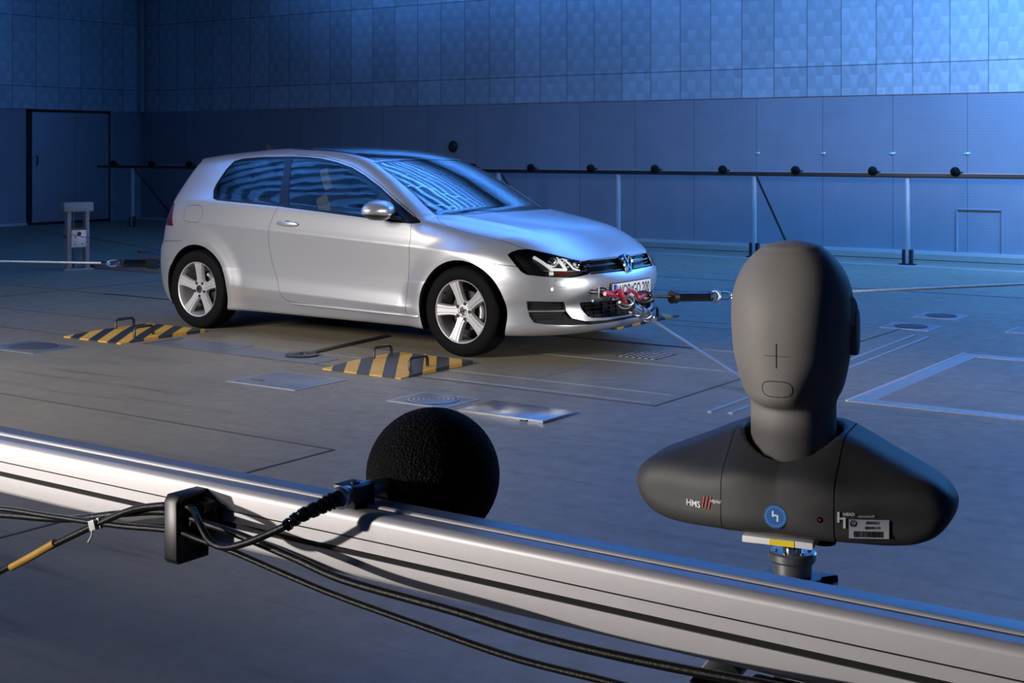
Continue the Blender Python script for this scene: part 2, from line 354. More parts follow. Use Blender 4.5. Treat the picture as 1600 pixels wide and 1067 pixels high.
F0=curve([(.10,.70),(.17,.765),(.205,.812),(.235,.828),(.27,.822),(.32,.812),(.38,.815),(.41,.832),(.46,.846),(.52,.848),(.56,.840),(.60,.822),(.64,.800),(.67,.778),(.70,.745),(.74,.69)])
FP=curve([(0,0),(.1,.002),(.2,.010),(.3,.024),(.4,.045),(.5,.078),(.6,.128),(.68,.19),(.74,.255),(.80,.345),(.85,.45),(.90,.60)])
R0=curve([(.12,-3.25),(.2,-3.31),(.3,-3.37),(.4,-3.395),(.55,-3.405),(.63,-3.395),(.68,-3.372),(.8,-3.345),(.92,-3.295),(.99,-3.25),(1.06,-3.20),(1.15,-3.135),(1.25,-3.065),(1.31,-3.03),(1.33,-3.03),(1.35,-3.085),(1.42,-3.10)])
RP=curve([(0,0),(.2,.006),(.35,.02),(.5,.05),(.6,.085),(.7,.15),(.77,.225),(.82,.30),(.88,.42)])
def fbody(x,y,z):
    a=np.sqrt(y*y+1e-6)
    g=a-W(x,z)
    f=smax(g,x-F0(z)+FP(a),.05)
    f=smax(f,R0(z)+RP(a)-x,.05)
    t=(z-T(x,a))
    gx=np.where((x<-.15)&(x>-1.2)&(z>.97),.87,1.0)
    f=smax(f,t*gx,.075)
    return smax(f,.17+.02*SS(-2.4,-3.2,x)-.0-z,.03)
def grad(fn,P,h=.003):
    x,y,z=P.T; 
    g=np.stack([fn(x+h,y,z)-fn(x-h,y,z),fn(x,y+h,z)-fn(x,y-h,z),fn(x,y,z+h)-fn(x,y,z-h)],1)/(2*h); return g
def snap(fn,P,n=4):
    for _ in range(n):
        g=grad(fn,P); v=fn(*P.T); P=P-g*(v/np.maximum((g*g).sum(1),.05))[:,None]*.9
    return P
def nets(fn,lo,hi,h):
    ax=[np.arange(l,u+h,h) for l,u in zip(lo,hi)]
    G=np.meshgrid(*ax,indexing='ij'); V=fn(*G); S=V<0
    nx,ny,nz=[len(a)-1 for a in ax]
    acc=np.zeros((nx,ny,nz,3)); cnt=np.zeros((nx,ny,nz))
    for d in range(3):
        for o1 in (0,1):
            for o2 in (0,1):
                s0=[None]*3; s1=[None]*3; e=[d]+[k for k in range(3) if k!=d]
                n=[nx,ny,nz]
                s0[d]=slice(0,n[d]); s1[d]=slice(1,n[d]+1)
                for k,o in zip(e[1:],(o1,o2)): s0[k]=slice(o,o+n[k]); s1[k]=slice(o,o+n[k])
                v0=V[tuple(s0)]; v1=V[tuple(s1)]; m=(v0<0)!=(v1<0)
                t=np.where(m,v0/np.where(m,v0-v1,1),0)
                for k in range(3):
                    p=G[k][tuple(s0)]+(t*h if k==d else 0); acc[...,k]+=np.where(m,p,0)
                cnt+=m
    M=cnt>0; idx=-np.ones(M.shape,int); idx[M]=np.arange(M.sum()); P=acc[M]/cnt[M][:,None]
    Q=[]
    for d in range(3):
        b,c=[k for k in range(3) if k!=d]
        sl=[slice(1,-1)]*3; sl[d]=slice(0,-1); sh=list(sl); sh[d]=slice(1,None)
        v0=S[tuple(sl)]; v1=S[tuple(sh)]; m=v0!=v1; I=np.argwhere(m)
        I=I+np.array([0 if k==d else 1 for k in range(3)])
        def at(db,dc): J=I.copy(); J[:,b]-=db; J[:,c]-=dc; return idx[tuple(J.T)]
        q=np.stack([at(1,1),at(0,1),at(0,0),at(1,0)],1)
        flip=v0[m] if d!=1 else ~v0[m]
        q[~flip]=q[~flip][:,::-1]; Q.append(q)
    return P,np.concatenate(Q)
# ---------------------------------------------------------------- the hall
HX0,HX1,HY0,HY1,HZ=-16.47,13.0,-16.5,10.13,7.6
def struct(name,lo,hi,m,parent=None,bevel=0):
    o=box(name,lo,hi,m,parent,bevel); 
    if not parent: o['kind']='structure'
    return o
struct('floor',(HX0-.3,HY0-.3,-.3),(HX1+.3,HY1+.3,0),'floor')
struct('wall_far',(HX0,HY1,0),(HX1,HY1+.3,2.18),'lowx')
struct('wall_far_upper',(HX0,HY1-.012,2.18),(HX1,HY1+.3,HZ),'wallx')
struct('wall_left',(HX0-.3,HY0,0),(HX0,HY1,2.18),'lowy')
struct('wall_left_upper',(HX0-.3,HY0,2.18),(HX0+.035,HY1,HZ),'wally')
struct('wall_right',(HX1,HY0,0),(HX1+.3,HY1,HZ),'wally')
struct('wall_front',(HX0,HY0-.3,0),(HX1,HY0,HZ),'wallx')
struct('ceiling',(HX0-.3,HY0-.3,HZ),(HX1+.3,HY1+.3,HZ+.3),'ceil')
# sound baffles hanging in rows under the ceiling
bm=NB(); y=HY0+.5
while y<HY1-.3:
    for k in range(0,30,1):
        x=HX0+.5+k*.98; add_box(bm,(x,y,HZ-.42),(x+.90,y+.13,HZ-.02))
    y+=.56
o=from_bm('trim_1',bm,'baffle',smooth=False); o['kind']='structure'
# strip at the foot of the far wall and the raised floor edge in front of it
struct('baseboard_far',(HX0,HY1-.03,0),(HX1,HY1,.045),'galv')
struct('baseboard_left',(HX0,5.0,0),(HX0+.03,7.45,.045),'galv')
struct('trim_2',(-9,8.01,0),(HX1,8.06,.014),'galv')
struct('trim_3',(-9,9.1,0),(HX1,9.12,.010),'joint')
# corner post, door and access panel
struct('trim_4',(HX0+.03,HY1-.12,2.18),(HX0+.16,HY1-.035,HZ),'baffle')
d=empty('door_1',(HX0,8.4,0)); d['kind']='structure'
box('door_leaf',(.0,-.86,.05),(.045,.90,2.12),'lowy',d,bevel=.004)
bm=NB(); add_box(bm,(.0,-.96,0),(.03,-.87,2.17)); add_box(bm,(.0,.91,0),(.03,.95,2.17)); add_box(bm,(.0,-.96,2.125),(.03,.95,2.175)); add_box(bm,(.0,-.87,.0),(.03,.91,.045))
from_bm('door_frame',bm,'seam',d)
bm=NB(); add_tube(bm,[(.045,-.78,1.13),(.10,-.78,1.13),(.10,-.78,1.29),(.045,-.78,1.29)],.012,8); from_bm('door_handle',bm,'black',d)
bm=NB()
for a,b in (((.018,10.105,.03),(.03,10.13,.63)),((.61,10.105,.03),(.622,10.13,.63)),((.018,10.105,.62),(.622,10.13,.632))): add_box(bm,a,b)
o=from_bm('trim_5',bm,'baffle'); o['kind']='structure'
# cover strip under the quilted sheets (thin shadow line)
for i,x in enumerate((-2.86,-1.85,-.86,.16)):
    bm=NB(); add_lathe(bm,[(0,0),(.014,0),(.018,.008),(.012,.02),(0,.024)],16,axis_mtx((x,HY1,1.37),(0,-1,0))); add_box(bm,(x-.04,HY1-.012,1.362),(x-.012,HY1,1.378))
    if i>=2: add_box(bm,(x+.012,HY1-.012,1.365),(x+.04,HY1,1.385))
    tag(from_bm('wall_hook',bm,'fixture'),['small bright hook on far wall, leftmost of four','small bright hook on far wall, second from left','small bright hook on far wall, third from left','small bright hook on far wall, rightmost of four'][i],'hook','hooks on the far wall')
t=empty('wall_port',(-8.475,HY1,1.47),label='round black port on far wall above the car roof',cat='port')
bm=NB(); add_lathe(bm,[(0,0),(.095,0),(.10,.02),(.08,.03),(.0,.03)],32,axis_mtx((0,0,0),(0,-1,0))); from_bm('rim_disc',bm,'black',t)
bm=NB(); add_lathe(bm,[(0,.0),(.06,.0),(.055,.012),(0,.014)],24,axis_mtx((0,-.03,0),(0,-1,0))); from_bm('cover',bm,'dsteel',t)
# floor joints and inlaid rails
def lines(name,segs,m,w,h=.0025):
    bm=NB()
    for (x0,y0),(x1,y1) in segs:
        a=Vector((x0,y0,0)); b=Vector((x1,y1,0)); v=(b-a).normalized(); s=Vector((-v.y,v.x,0))*w/2
        add_prism(bm,[(p.x,p.y) for p in (a-s,b-s,b+s,a+s)],h)
    o=from_bm(name,bm,m,smooth=False); o['kind']='structure'
lines('trim_7',[((HX0,-3.535),(1.26,-3.535)),((1.26,-3.53),(1.26,-8)),((-2.31,-1.675),(1.97,-1.675)),((1.97,-1.69),(1.97,2.6)),((-2.31,-1.69),(-2.31,-1.30)),((1.7,-4.9),(HX1,-4.9)),
   ((-9,5.2),(HX1,5.2)),((-9,3.9),(1.0,3.9)),((3.0,4.3),(3.6,6.2)),((-9.5,-.9),(-3.4,-.9)),((-6,-1.7),(-3.2,-1.7)),((-6,-1.7),(-6,3.5)),((-9,.41),(-5.4,.41)),((-8,2.9),(-4,2.9)),((-1.1,-.9),(-.5,-.9))],'joint',.016)
lines('trim_8',[((-5.4,.42),(-3.3,.42)),((-.4,.42),(1.17,.43))],'seam',.045,.003)
lines('trim_9',[((.25,-1.335),(1.88,-1.315)),((.915,-1.31),(.915,-.56)),((.24,-.41),(1.9,-.35)),((.1,1.78),(2.0,1.9)),((.3,1.52),(2.0,1.54)),((1.0,.45),(1.05,1.4)),((-2.25,-1.28),(-.5,-1.28)),((-.5,-1.38),(.22,-1.38)),((1.2,.43),(1.95,.46)),((-.6,-1.62),(1.9,-1.60))],'dplate',.009)
lines('trim_10',[((2.30,-1.66),(2.19,2.02)),((2.41,-1.63),(2.31,1.97))],'inlay',.026,.006)
bm=NB()
for lo,hi in (((2.80,-.92),(5.6,-.80)),((2.80,-.80),(2.91,1.17)),((2.80,1.17),(5.6,1.29)),((5.48,-.80),(5.6,1.17))): add_box(bm,(lo[0],lo[1],0),(hi[0],hi[1],.004))
o=from_bm('trim_11',bm,'inlay',smooth=False); o['kind']='structure'
lines('trim_12',[((2.79,-.92),(2.79,1.29))],'galv',.014,.008)
bm=NB(); add_box(bm,(-2.28,-1.66,0),(-1.55,-1.30,.003)); add_box(bm,(-1.54,-1.66,0),(-.62,-1.42,.003)); o=from_bm('trim_13',bm,'dplate',smooth=False); o['kind']='structure'
def floor_plate(name,lo,hi,label,m='dplate',h=.004,ellipse=None,group='plates let into the floor',notch=False):
    cx,cy=(lo[0]+hi[0])/2,(lo[1]+hi[1])/2; t=empty(name,(cx,cy,0),label=label,cat='floor plate')
    a,b=(hi[0]-lo[0])/2,(hi[1]-lo[1])/2
    box('plate',(-a,-b,0),(a,b,h),m,t,bevel=.0012)
    bm=NB(); e=.018
    for l2,h2 in (((-a-e,-b-e),(a+e,-b)),((-a-e,b),(a+e,b+e)),((-a-e,-b),(-a,b)),((a,-b),(a+e,b))): add_box(bm,(l2[0],l2[1],0),(h2[0],h2[1],h*.8))
    from_bm('frame',bm,'inlay',t,smooth=False)
    if ellipse:
        r,mm=ellipse; lathe('round_cover',[(0,h),(r,h),(r,h+.004),(r*.97,h+.006),(0,h+.006)],mm,t,64)
    if notch: box('grip_slot',(-a*.75,-b*.55,h),(-a*.35,-b*.42,h+.0012),'joint',t)
    return t
floor_plate('floor_plate',(-3.10,-2.45),(-2.55,-2.06),'blue-grey floor plate with dark round cover at the left edge',ellipse=(.17,'joint'))
floor_plate('floor_plate',(-.58,-2.46),(-.03,-2.03),'worn blue-grey square floor plate in front of the rear wheel side, left of the drain',notch=True)
floor_plate('drain_plate',(.66,-2.40),(1.04,-2.09),'square floor plate with ringed round drain behind the black foam ball',ellipse=(.15,'drain'))
floor_plate('floor_plate',(1.81,2.34),(2.18,2.67),'nearer of two dark blue floor plates right of the dummy head',ellipse=(.13,'joint'))
floor_plate('floor_plate',(1.80,3.17),(2.14,3.52),'farther of two dark blue floor plates right of the dummy head',ellipse=(.13,'joint'))
floor_plate('floor_plate',(2.72,2.62),(3.15,2.98),'blue floor plate cut off by the right edge of the photo')
t=empty('steel_plate',(1.45,-2.27,0),label='loose shiny bare steel plate lying right of the ringed drain',cat='steel plate')
box('sheet',(-.28,-.17,.0),(.28,.17,.014),'looseplate',t,bevel=.0015); box('corner_lug',(.14,-.18,0),(.18,-.169,.010),'dsteel',t)
t=empty('floor_grate',(1.0,-.05,0),label='small pale perforated grate set in the floor below the tow gear',cat='grate')
bm=NB()
for i in range(7): add_box(bm,(-.16+i*.05,-.14,0),(-.14+i*.05,.14,.004))
for i in range(6): add_box(bm,(-.16,-.14+i*.052,0),(.16,-.122+i*.052,.004))
from_bm('bars',bm,'dplate',t,smooth=False)
t=empty('floor_hook',(-.94,-1.45,0),label='steel ring with flat pull bar lying on the floor beside the car',cat='ring')
lathe('ring',[(.055,.002),(.11,.002),(.115,.012),(.10,.018),(.065,.018),(.055,.012)],'dsteel',t,40,closed=True)
bm=NB(); add_prism(bm,[(-.04,.1),(.01,.1),(-.13,1.1),(-.18,1.1)],.012); from_bm('pull_bar',bm,'dsteel',t)
# striped wheel ramps
def ramp_plate(loc,label,Lx,Ly,flip=1):
    t=empty('striped_ramp',loc,label=label,cat='ramp',group='black and yellow plates by the wheels')
    bm=NB(); z0,z1=.008,.024
    vs=[bm.verts.new(c) for c in ((0,0,0),(Lx,0,0),(Lx,Ly,0),(0,Ly,0),(0,0,z0),(Lx,0,z0),(Lx,Ly,z1),(0,Ly,z1),(0,Ly*.45,z1),(Lx,Ly*.45,z1),(0,Ly*.45,0),(Lx,Ly*.45,0))]
    if flip<0:
        for v in vs: v.co.y=Ly-v.co.y
    for f in ((4,5,9,8),(8,9,6,7),(0,1,5,4),(3,7,6,2),(0,4,8,10),(10,8,7,3),(1,11,9,5),(11,2,6,9),(0,10,11,1),(10,3,2,11)): bm.faces.new([vs[i] for i in f])
    from_bm('deck',bm,'hazard',t,smooth=False)
    for (hx,hy) in ((.07,.52),(Lx-.10,.30)):
        y=hy if flip>0 else Ly-hy
        bm=NB(); pts=[(hx,y-.09,.01),(hx,y-.09,.075),(hx,y-.07,.095),(hx,y+.07,.095),(hx,y+.09,.075),(hx,y+.09,.01)]
        add_tube(bm,pts,.011,10); from_bm('handle',bm,'black',t,angle=60)
    return t
ramp_plate((-3.08,-1.80,0),'striped black and yellow ramp plate with two handles beside the rear wheel',.66,.82)
ramp_plate((-.42,-1.80,0),'striped black and yellow ramp plate with two handles below the front wheel',.66,.75)
ramp_plate((-.50,1.00,0),'striped ramp plate on the far side, beyond the front bumper',.64,1.05,-1)

# ---------------------------------------------------------------- far microphone fence
fence=empty('microphone_fence',(-6.5,8.32,0),label='long black rail on aluminium posts along the far wall',cat='fence')
box('rail',(-9.0,-.03,1.075),(14.0,.03,1.13),'black',fence,bevel=.003)
box('top_strip',(-9.0,-.012,1.13),(14.0,.012,1.136),'galv',fence)
for i,x in enumerate((-14.53,-12.45,-10.38,-8.3,-6.24,-4.17,-2.09,-.03,2.04)):
    X=x+6.5
    p=box('post',(X-.024,-.024,.0),(X+.024,.024,1.075),'galv',fence,bevel=.004)
    bm=NB()
    for s in (-1,1): add_box(bm,(X+s*.045-.018,-.03,0),(X+s*.045+.018,.03,.19))
    add_box(bm,(X-.10,-.05,0),(X+.10,.05,.016)); from_bm('foot_bracket',bm,'black',p,bevel=.002)
    if i%2==0: tube('brace',[(X+.02,.03,1.06),(X+.05,1.05,.02)],.016,'dsteel',fence,8)
def far_mic(x,label):
    t=empty('microphone',(x,8.32,1.136),label=label,cat='microphone',group='foam-covered microphones on the far rail')
    bm=NB(); bmesh.ops.create_uvsphere(bm,u_segments=24,v_segments=16,radius=.058); 
    for v in bm.verts: v.co.z+=.02; v.co.y-=.05
    from_bm('foam_ball',bm,'foam',t,angle=80)
    bm=NB(); add_box(bm,(-.03,-.02,0),(.08,.02,.02)); add_tube(bm,[(0,-.02,.018),(0,.09,.018)],.009,10); from_bm('clamp',bm,'black',t)
    return t
fm=[(-15.01,'black foam microphone on far rail, leftmost of the row by the door'),(-13.95,'black foam microphone on far rail, second from the left end'),(-12.95,'black foam microphone on far rail just left of the car rear'),
 (-6.69,'black foam microphone on far rail half hidden behind the windshield edge'),(-5.63,'black foam microphone on far rail, seventh from the right'),(-4.60,'black foam microphone on far rail, sixth from the right'),(-3.56,'black foam microphone on far rail, fifth from the right'),(-2.53,'black foam microphone on far rail, fourth from the right'),
 (-1.49,'black foam microphone on far rail above the dummy head, third from right'),(-.46,'black foam microphone on far rail, second from the right'),(.57,'black foam microphone on far rail, rightmost')]
for x,l in fm: far_mic(x,l)
# low post with a measuring head, left
t=empty('winch_post',(-7.88,2.0,0),1.14,label='grey steel anchor post with box cap standing left of the car',cat='post')
box('cap',(-.17,-.10,.69),(.17,.10,.80),'postgrey',t,bevel=.006)
for s in (-1,1): box('upright',(s*.105-.022,-.075,.02),(s*.105+.022,.075,.69),'postgrey',t,bevel=.003)
box('base_plate',(-.17,-.12,0),(.17,.12,.02),'postgrey',t,bevel=.003)
cr=box('carriage',(-.085,-.095,.27),(.085,-.055,.48),'galv',t,bevel=.003)
for x,z in ((-.04,.31),(.04,.31),(-.04,.39),(.04,.39)): lathe('bolt',[(0,0),(.009,0),(.007,.006),(0,.006)],'black',cr,10,axis_mtx((x,-.095,z),(0,-1,0)))
lathe('pulley',[(0,0),(.022,0),(.026,.02),(0,.024)],'black',t,20,axis_mtx((0,-.095,.43),(0,-1,0)))
box('dark_strip',(-.085,-.10,.475),(.085,-.055,.50),'black',t)
box('side_knob',(-.16,-.02,.38),(-.125,.02,.41),'dsteel',t,bevel=.004)
box('inner_rod',(-.05,-.01,.02),(-.035,.01,.69),'black',t)
# low boxes on the floor behind the car
tag(box('floor_box',(-7.9,2.2,0),(-6.3,2.75,.055),'dplate',bevel=.01),'low flat grey base behind the rear absorber, left of the car','floor box')
t=empty('light_ramp',(-7.25,3.0,0),label='pale metal wedge with bright edge on the floor behind the car',cat='wedge')
bm=NB(); vs=[bm.verts.new(c) for c in ((-.5,-.2,0),(1.2,-.2,0),(1.2,.9,0),(-.5,.9,0),(-.5,-.2,.17),(1.2,-.2,.02),(1.2,.9,.02),(-.5,.9,.17))]
for f in ((0,1,5,4),(1,2,6,5),(2,3,7,6),(3,0,4,7),(4,5,6,7),(0,3,2,1)): bm.faces.new([vs[i] for i in f])
from_bm('body',bm,'looseplate',t,smooth=False); bm=NB(); add_tube(bm,[(-.5,-.2,.175),(1.2,-.2,.025)],.012,8); from_bm('edge_tube',bm,'chrome',t)
# ---------------------------------------------------------------- the car: one smooth surface, cut into panels
class Cut:
    """triangle mesh with an analytic surface behind it; panels are cut out by 2-D outlines"""
    def __init__(s,P,Q,fn):
        s.V=P; s.T=np.concatenate([Q[:,[0,1,2]],Q[:,[0,2,3]]]); s.tag=np.zeros(len(s.T),int); s.names=['']; s.fn=fn; s.gh=.009
    def cen(s): return s.V[s.T].mean(1)
    def nrm(s):
        a,b,c=s.V[s.T[:,0]],s.V[s.T[:,1]],s.V[s.T[:,2]]; n=np.cross(b-a,c-a); return n/np.maximum(np.linalg.norm(n,axis=1),1e-12)[:,None]
    def split(s,fld,region=None):
        d=fld(s.V); d=np.where(np.abs(d)<1e-5,1e-5,d); T=s.T
        m=(d[T]<0).any(1)&(d[T]>0).any(1)
        if region is not None: m&=region(s.cen(),s.nrm())
        I=np.where(m)[0]
        if not len(I): return
        t=T[I]; sg=d[t]>0; lone=np.where(sg.sum(1)==1,sg.argmax(1),(~sg).argmax(1))
        a=t[np.arange(len(I)),lone]; b=t[np.arange(len(I)),(lone+1)%3]; c=t[np.arange(len(I)),(lone+2)%3]
        E=np.sort(np.concatenate([np.stack([a,b],1),np.stack([a,c],1)]),1); U,inv=np.unique(E,axis=0,return_inverse=True); inv=inv.ravel()
        p,q=s.V[U[:,0]].copy(),s.V[U[:,1]].copy(); sp=d[U[:,0]]; lo=np.zeros(len(U)); hi=np.ones(len(U))
        for _ in range(14):
            mid=(lo+hi)/2; v=fld(p+(q-p)*mid[:,None]); same=(v>0)==(sp>0); lo=np.where(same,mid,lo); hi=np.where(same,hi,mid)
        n0=len(s.V); s.V=np.concatenate([s.V,p+(q-p)*((lo+hi)/2)[:,None]])
        ab=n0+inv[:len(I)]; ac=n0+inv[len(I):]; tg=s.tag[I]
        s.T=np.concatenate([np.delete(T,I,0),np.stack([a,ab,ac],1),np.stack([ab,b,c],1),np.stack([ab,c,ac],1)])
        s.tag=np.concatenate([np.delete(s.tag,I),tg,tg,tg])
    def mark(s,name,cond,src=None):
        if name not in s.names: s.names.append(name)
        k=s.names.index(name) if name else 0
        if src is not None:
            cond=cond&np.isin(s.tag,[s.names.index(q) for q in src if q in s.names])
        s.tag[cond]=k
    def panel(s,name,poly,proj,region,src=None,grow=0.0,seam=0.0):
        f=lambda P:sdp(poly,*proj(P))-grow
        s.split(f,region); 
        if seam:
            g=lambda P:f(P)-seam; s.split(g,region)
            c=s.cen(); fv=f(c); s.mark('seam',(fv>=0)&(fv<seam)&region(c,s.nrm()),src)
        c=s.cen(); s.mark(name,(f(c)<0)&region(c,s.nrm()),src)
    def line(s,fld,region,w,src=None):
        s.split(lambda P:fld(P)-w,region); s.split(lambda P:fld(P)+w,region); c=s.cen(); s.mark('seam',(np.abs(fld(c))<w)&region(c,s.nrm()),src)
    def export(s,names,obj,mats,parent,mirror=True,merge=False,push=None,flip=False,slots=None):
        ks=[s.names.index(n) for n in names if n in s.names]; m=np.isin(s.tag,ks); T=s.T[m]; tg=s.tag[m]
        u,inv=np.unique(T,return_inverse=True); T=inv.reshape(T.shape); P=s.V[u]; N=grad(s.fn,P,s.gh); N/=np.maximum(np.linalg.norm(N,axis=1),1e-9)[:,None]
        if push is not None: P=P+(N*push if np.isscalar(push) else np.array(push))
        if flip: T=T[:,::-1]; N=-N
        def build(P,N,T,tg):
            me=D.meshes.new(obj); me.from_pydata(P.tolist(),[],T.tolist()); me.polygons.foreach_set('use_smooth',[True]*len(T))
            if slots: me.polygons.foreach_set('material_index',[slots.get(s.names[k],0) for k in tg])
            o=mesh_obj(obj,me,parent,mats); me.update(); me.normals_split_custom_set_from_vertices(N.tolist()); return o
        P2=P*[1,-1,1]; N2=N*[1,-1,1]; T2=T[:,::-1]
        if mirror and merge:
            n=len(P); on=np.abs(P[:,1])<2e-4; mp=np.arange(n)+n; mp[on]=np.where(on)[0]
            return [build(np.concatenate([P,P2]),np.concatenate([np.where(on[:,None],N*[1,0,1],N),N2]),np.concatenate([T,mp[T2]]),np.concatenate([tg,tg]))]
        r=[build(P,N,T,tg)]
        if mirror: r.append(build(P2,N2,T2,tg))
        return r
def sdp(poly,u,v):
    """signed distance to a polygon, negative inside"""
    p=np.array(poly,float); q=np.roll(p,-1,0); d=np.full(len(u),1e9); ins=np.zeros(len(u),bool)
    for (ax,ay),(bx,by) in zip(p,q):
        ex,ey=bx-ax,by-ay; L=max(ex*ex+ey*ey,1e-12); t=np.clip(((u-ax)*ex+(v-ay)*ey)/L,0,1)
        d=np.minimum(d,np.hypot(u-ax-t*ex,v-ay-t*ey)); c=(ay>v)!=(by>v); xi=ax+(v-ay)*ex/(ey if abs(ey)>1e-12 else 1e-12); ins^=c&(u<xi)
    return np.where(ins,-d,d)
XZ=lambda P:(P[:,0],P[:,2]); XA=lambda P:(P[:,0],-P[:,1]); AZ=lambda P:(-P[:,1],P[:,2]); QZ=lambda P:(.738*P[:,0]+.675*P[:,1],P[:,2])
def q3(L): return [(.738*x-.675*abs(y),z) for x,y,z in L]
P,Q=nets(fbody,(-3.5,-.99,.12),(.92,.045,1.52),.0125)
P=snap(fbody,P,3); K=Cut(P,Q,fbody)
K.split(lambda P:P[:,1]); c=K.cen(); K.mark('cutoff',c[:,1]>0)
k=K.names.index('cutoff'); keep=K.tag!=k; K.T=K.T[keep]; K.tag=K.tag[keep]; K.V[:,1]=np.where(np.abs(K.V[:,1])<3e-5,0,K.V[:,1])
side=lambda c,n:(np.abs(n[:,1])>.35)&(c[:,1]<-.45)
lowside=lambda c,n:(c[:,1]<-.62)&(c[:,2]<.9)
# wheel openings
for cx in RW:
    f=lambda P,cx=cx:np.hypot(P[:,0]-cx,P[:,2]-RZ)-RA
    K.split(f,lowside); c=K.cen(); K.mark('cutoff',(f(c)<0)&lowside(c,0))
# lower edge of the openings down to the sill underside
front=lambda c,n:(c[:,0]>.25)&(n[:,0]>.15)
U=[(-2.5,1.040),(-2.545,1.105),(-2.546,1.150),(-2.514,1.267),(-2.469,1.337),(-2.384,1.357),(-2.18,1.370),(-1.886,1.375),(-1.812,1.375),(-1.672,1.372),(-1.524,1.361),(-1.355,1.336),(-1.182,1.297),(-1.018,1.238),(-.837,1.157),(-.637,1.049),(-.475,.964),(-.40,.928),(-.385,.911),(-.452,.905),(-.649,.915),(-.91,.936),(-1.312,.964),(-1.634,.985),(-1.745,.994),(-2.019,1.007),(-2.301,1.019),(-2.45,1.027)]
DOOR=[(-1.755,.991),(-1.782,.942),(-1.807,.878),(-1.818,.827),(-1.825,.763),(-1.821,.673),(-1.804,.59),(-1.773,.501),(-1.732,.414),(-1.70,.348),(-1.68,.316),(-1.651,.292),(-1.587,.279),(-1.3,.274),(-.9,.268),(-.475,.262),(-.466,.389),(-.452,.543),(-.436,.679),(-.433,.825),(-.445,.907),(-.42,.932),(-.475,.972),(-.637,1.058),(-.837,1.166),(-1.018,1.247),(-1.182,1.306),(-1.355,1.345),(-1.524,1.370),(-1.672,1.381),(-1.79,1.384),(-1.80,1.30)]
K.panel('door',DOOR,XZ,side,[''],seam=.0035)
K.panel('window_trim',U,XZ,side,['','door','seam'])
K.panel('quarter_window',[(-2.49,1.045),(-2.53,1.105),(-2.532,1.15),(-2.500,1.262),(-2.458,1.325),(-2.384,1.343),(-2.18,1.356),(-1.90,1.360),(-1.84,1.221),(-1.765,1.008),(-2.019,1.021),(-2.301,1.033),(-2.44,1.040)],XZ,side,['window_trim'])
K.panel('door_window',[(-1.832,1.362),(-1.672,1.358),(-1.524,1.347),(-1.355,1.322),(-1.182,1.283),(-1.018,1.223),(-.837,1.142),(-.70,1.072),(-.612,.932),(-.91,.952),(-1.312,.979),(-1.665,1.003)],XZ,side,['window_trim'])
fuel=[(-2.791,.900),(-2.791,.965),(-2.765,.980),(-2.636,.982),(-2.590,.965),(-2.572,.900),(-2.594,.858),(-2.62,.850),(-2.74,.852),(-2.78,.866)]
K.panel('fuel_flap',fuel,XZ,side,[''],seam=.003)
# bonnet, windshield, glass roof
up=lambda c,n:(n[:,2]>.3)&(c[:,2]>.62)
K.panel('hood',[(-.075,-.05),(-.075,.0),(-.095,.24),(-.138,.433),(-.245,.615),(-.345,.690),(-.30,.735),(-.26,.764),(-.174,.793),(-.057,.793),(.052,.784),(.217,.766),(.344,.738),(.407,.722),(.451,.702),(.555,.632),(.653,.543),(.708,.470),(.722,.440),(.751,.24),(.763,0),(.763,-.05)],XA,up,[''],seam=.0035)
gl=lambda c,n:(n[:,2]>.3)&(c[:,2]>.93)
WS=[(-.088,-.05),(-.088,.03),(-.108,.24),(-.152,.433),(-.260,.600),(-.358,.672),(-.468,.662),(-.622,.630),(-.777,.600),(-.921,.577),(-1.045,.552),(-1.005,.387),(-.968,.189),(-.958,0),(-.958,-.05)]
K.panel('windshield_border',WS,XA,gl,['','seam','hood'],grow=.010)
K.panel('windshield',WS,XA,gl,['windshield_border'],grow=-.016)
K.panel('roof_glass',[(-.972,-.05),(-.972,.0),(-.982,.19),(-1.02,.387),(-1.06,.535),(-1.3,.540),(-1.75,.535),(-1.95,.51),(-2.02,.40),(-2.05,.0),(-2.05,-.05)],XA,gl,['','windshield_border'])
# rear lamp, rear window
K.panel('tail_lamp',[(-2.985,.985),(-3.6,.970),(-3.6,.812),(-2.93,.812),(-2.955,.895)],XZ,lambda c,n:(c[:,1]<-.50)&(c[:,0]<-2.8),[''],seam=.003)
K.panel('rear_window',[(-.05,1.03),(.60,1.03),(.57,1.25),(.45,1.295),(-.05,1.30)],AZ,lambda c,n:(n[:,0]<-.3)&(c[:,0]<-2.8),[''])
# nose
HL=q3([(.352,-.809,.718),(.372,-.785,.738),(.4,-.746,.751),(.451,-.698,.754),(.555,-.627,.728),(.637,-.554,.701),(.708,-.462,.672),(.74,-.439,.642),(.775,-.420,.592),(.771,-.448,.581),(.744,-.535,.569),(.717,-.59,.565),(.591,-.728,.576),(.499,-.791,.588),(.466,-.804,.606),(.425,-.813,.648)])
K.panel('headlight',HL,QZ,lambda c,n:(c[:,0]>.25)&(c[:,1]<-.35)&(c[:,2]>.5),['','seam','hood'])
K.panel('grille',[(-.05,.668),(.067,.668),(.30,.667),(.40,.669),(.455,.668),(.450,.62),(.425,.578),(.36,.580),(.136,.578),(-.05,.576)],AZ,front,['','seam','hood'])
K.panel('lower_grille',[(-.05,.386),(.195,.386),(.44,.391),(.505,.392),(.48,.34),(.435,.290),(.40,.279),(.30,.271),(.094,.266),(-.05,.266)],AZ,front,[''],grow=.0)
K.panel('lower_strip',[(-.05,.256),(.276,.253),(.45,.262),(.56,.262),(.56,.245),(.43,.236),(.28,.235),(-.05,.237)],AZ,front,[''])
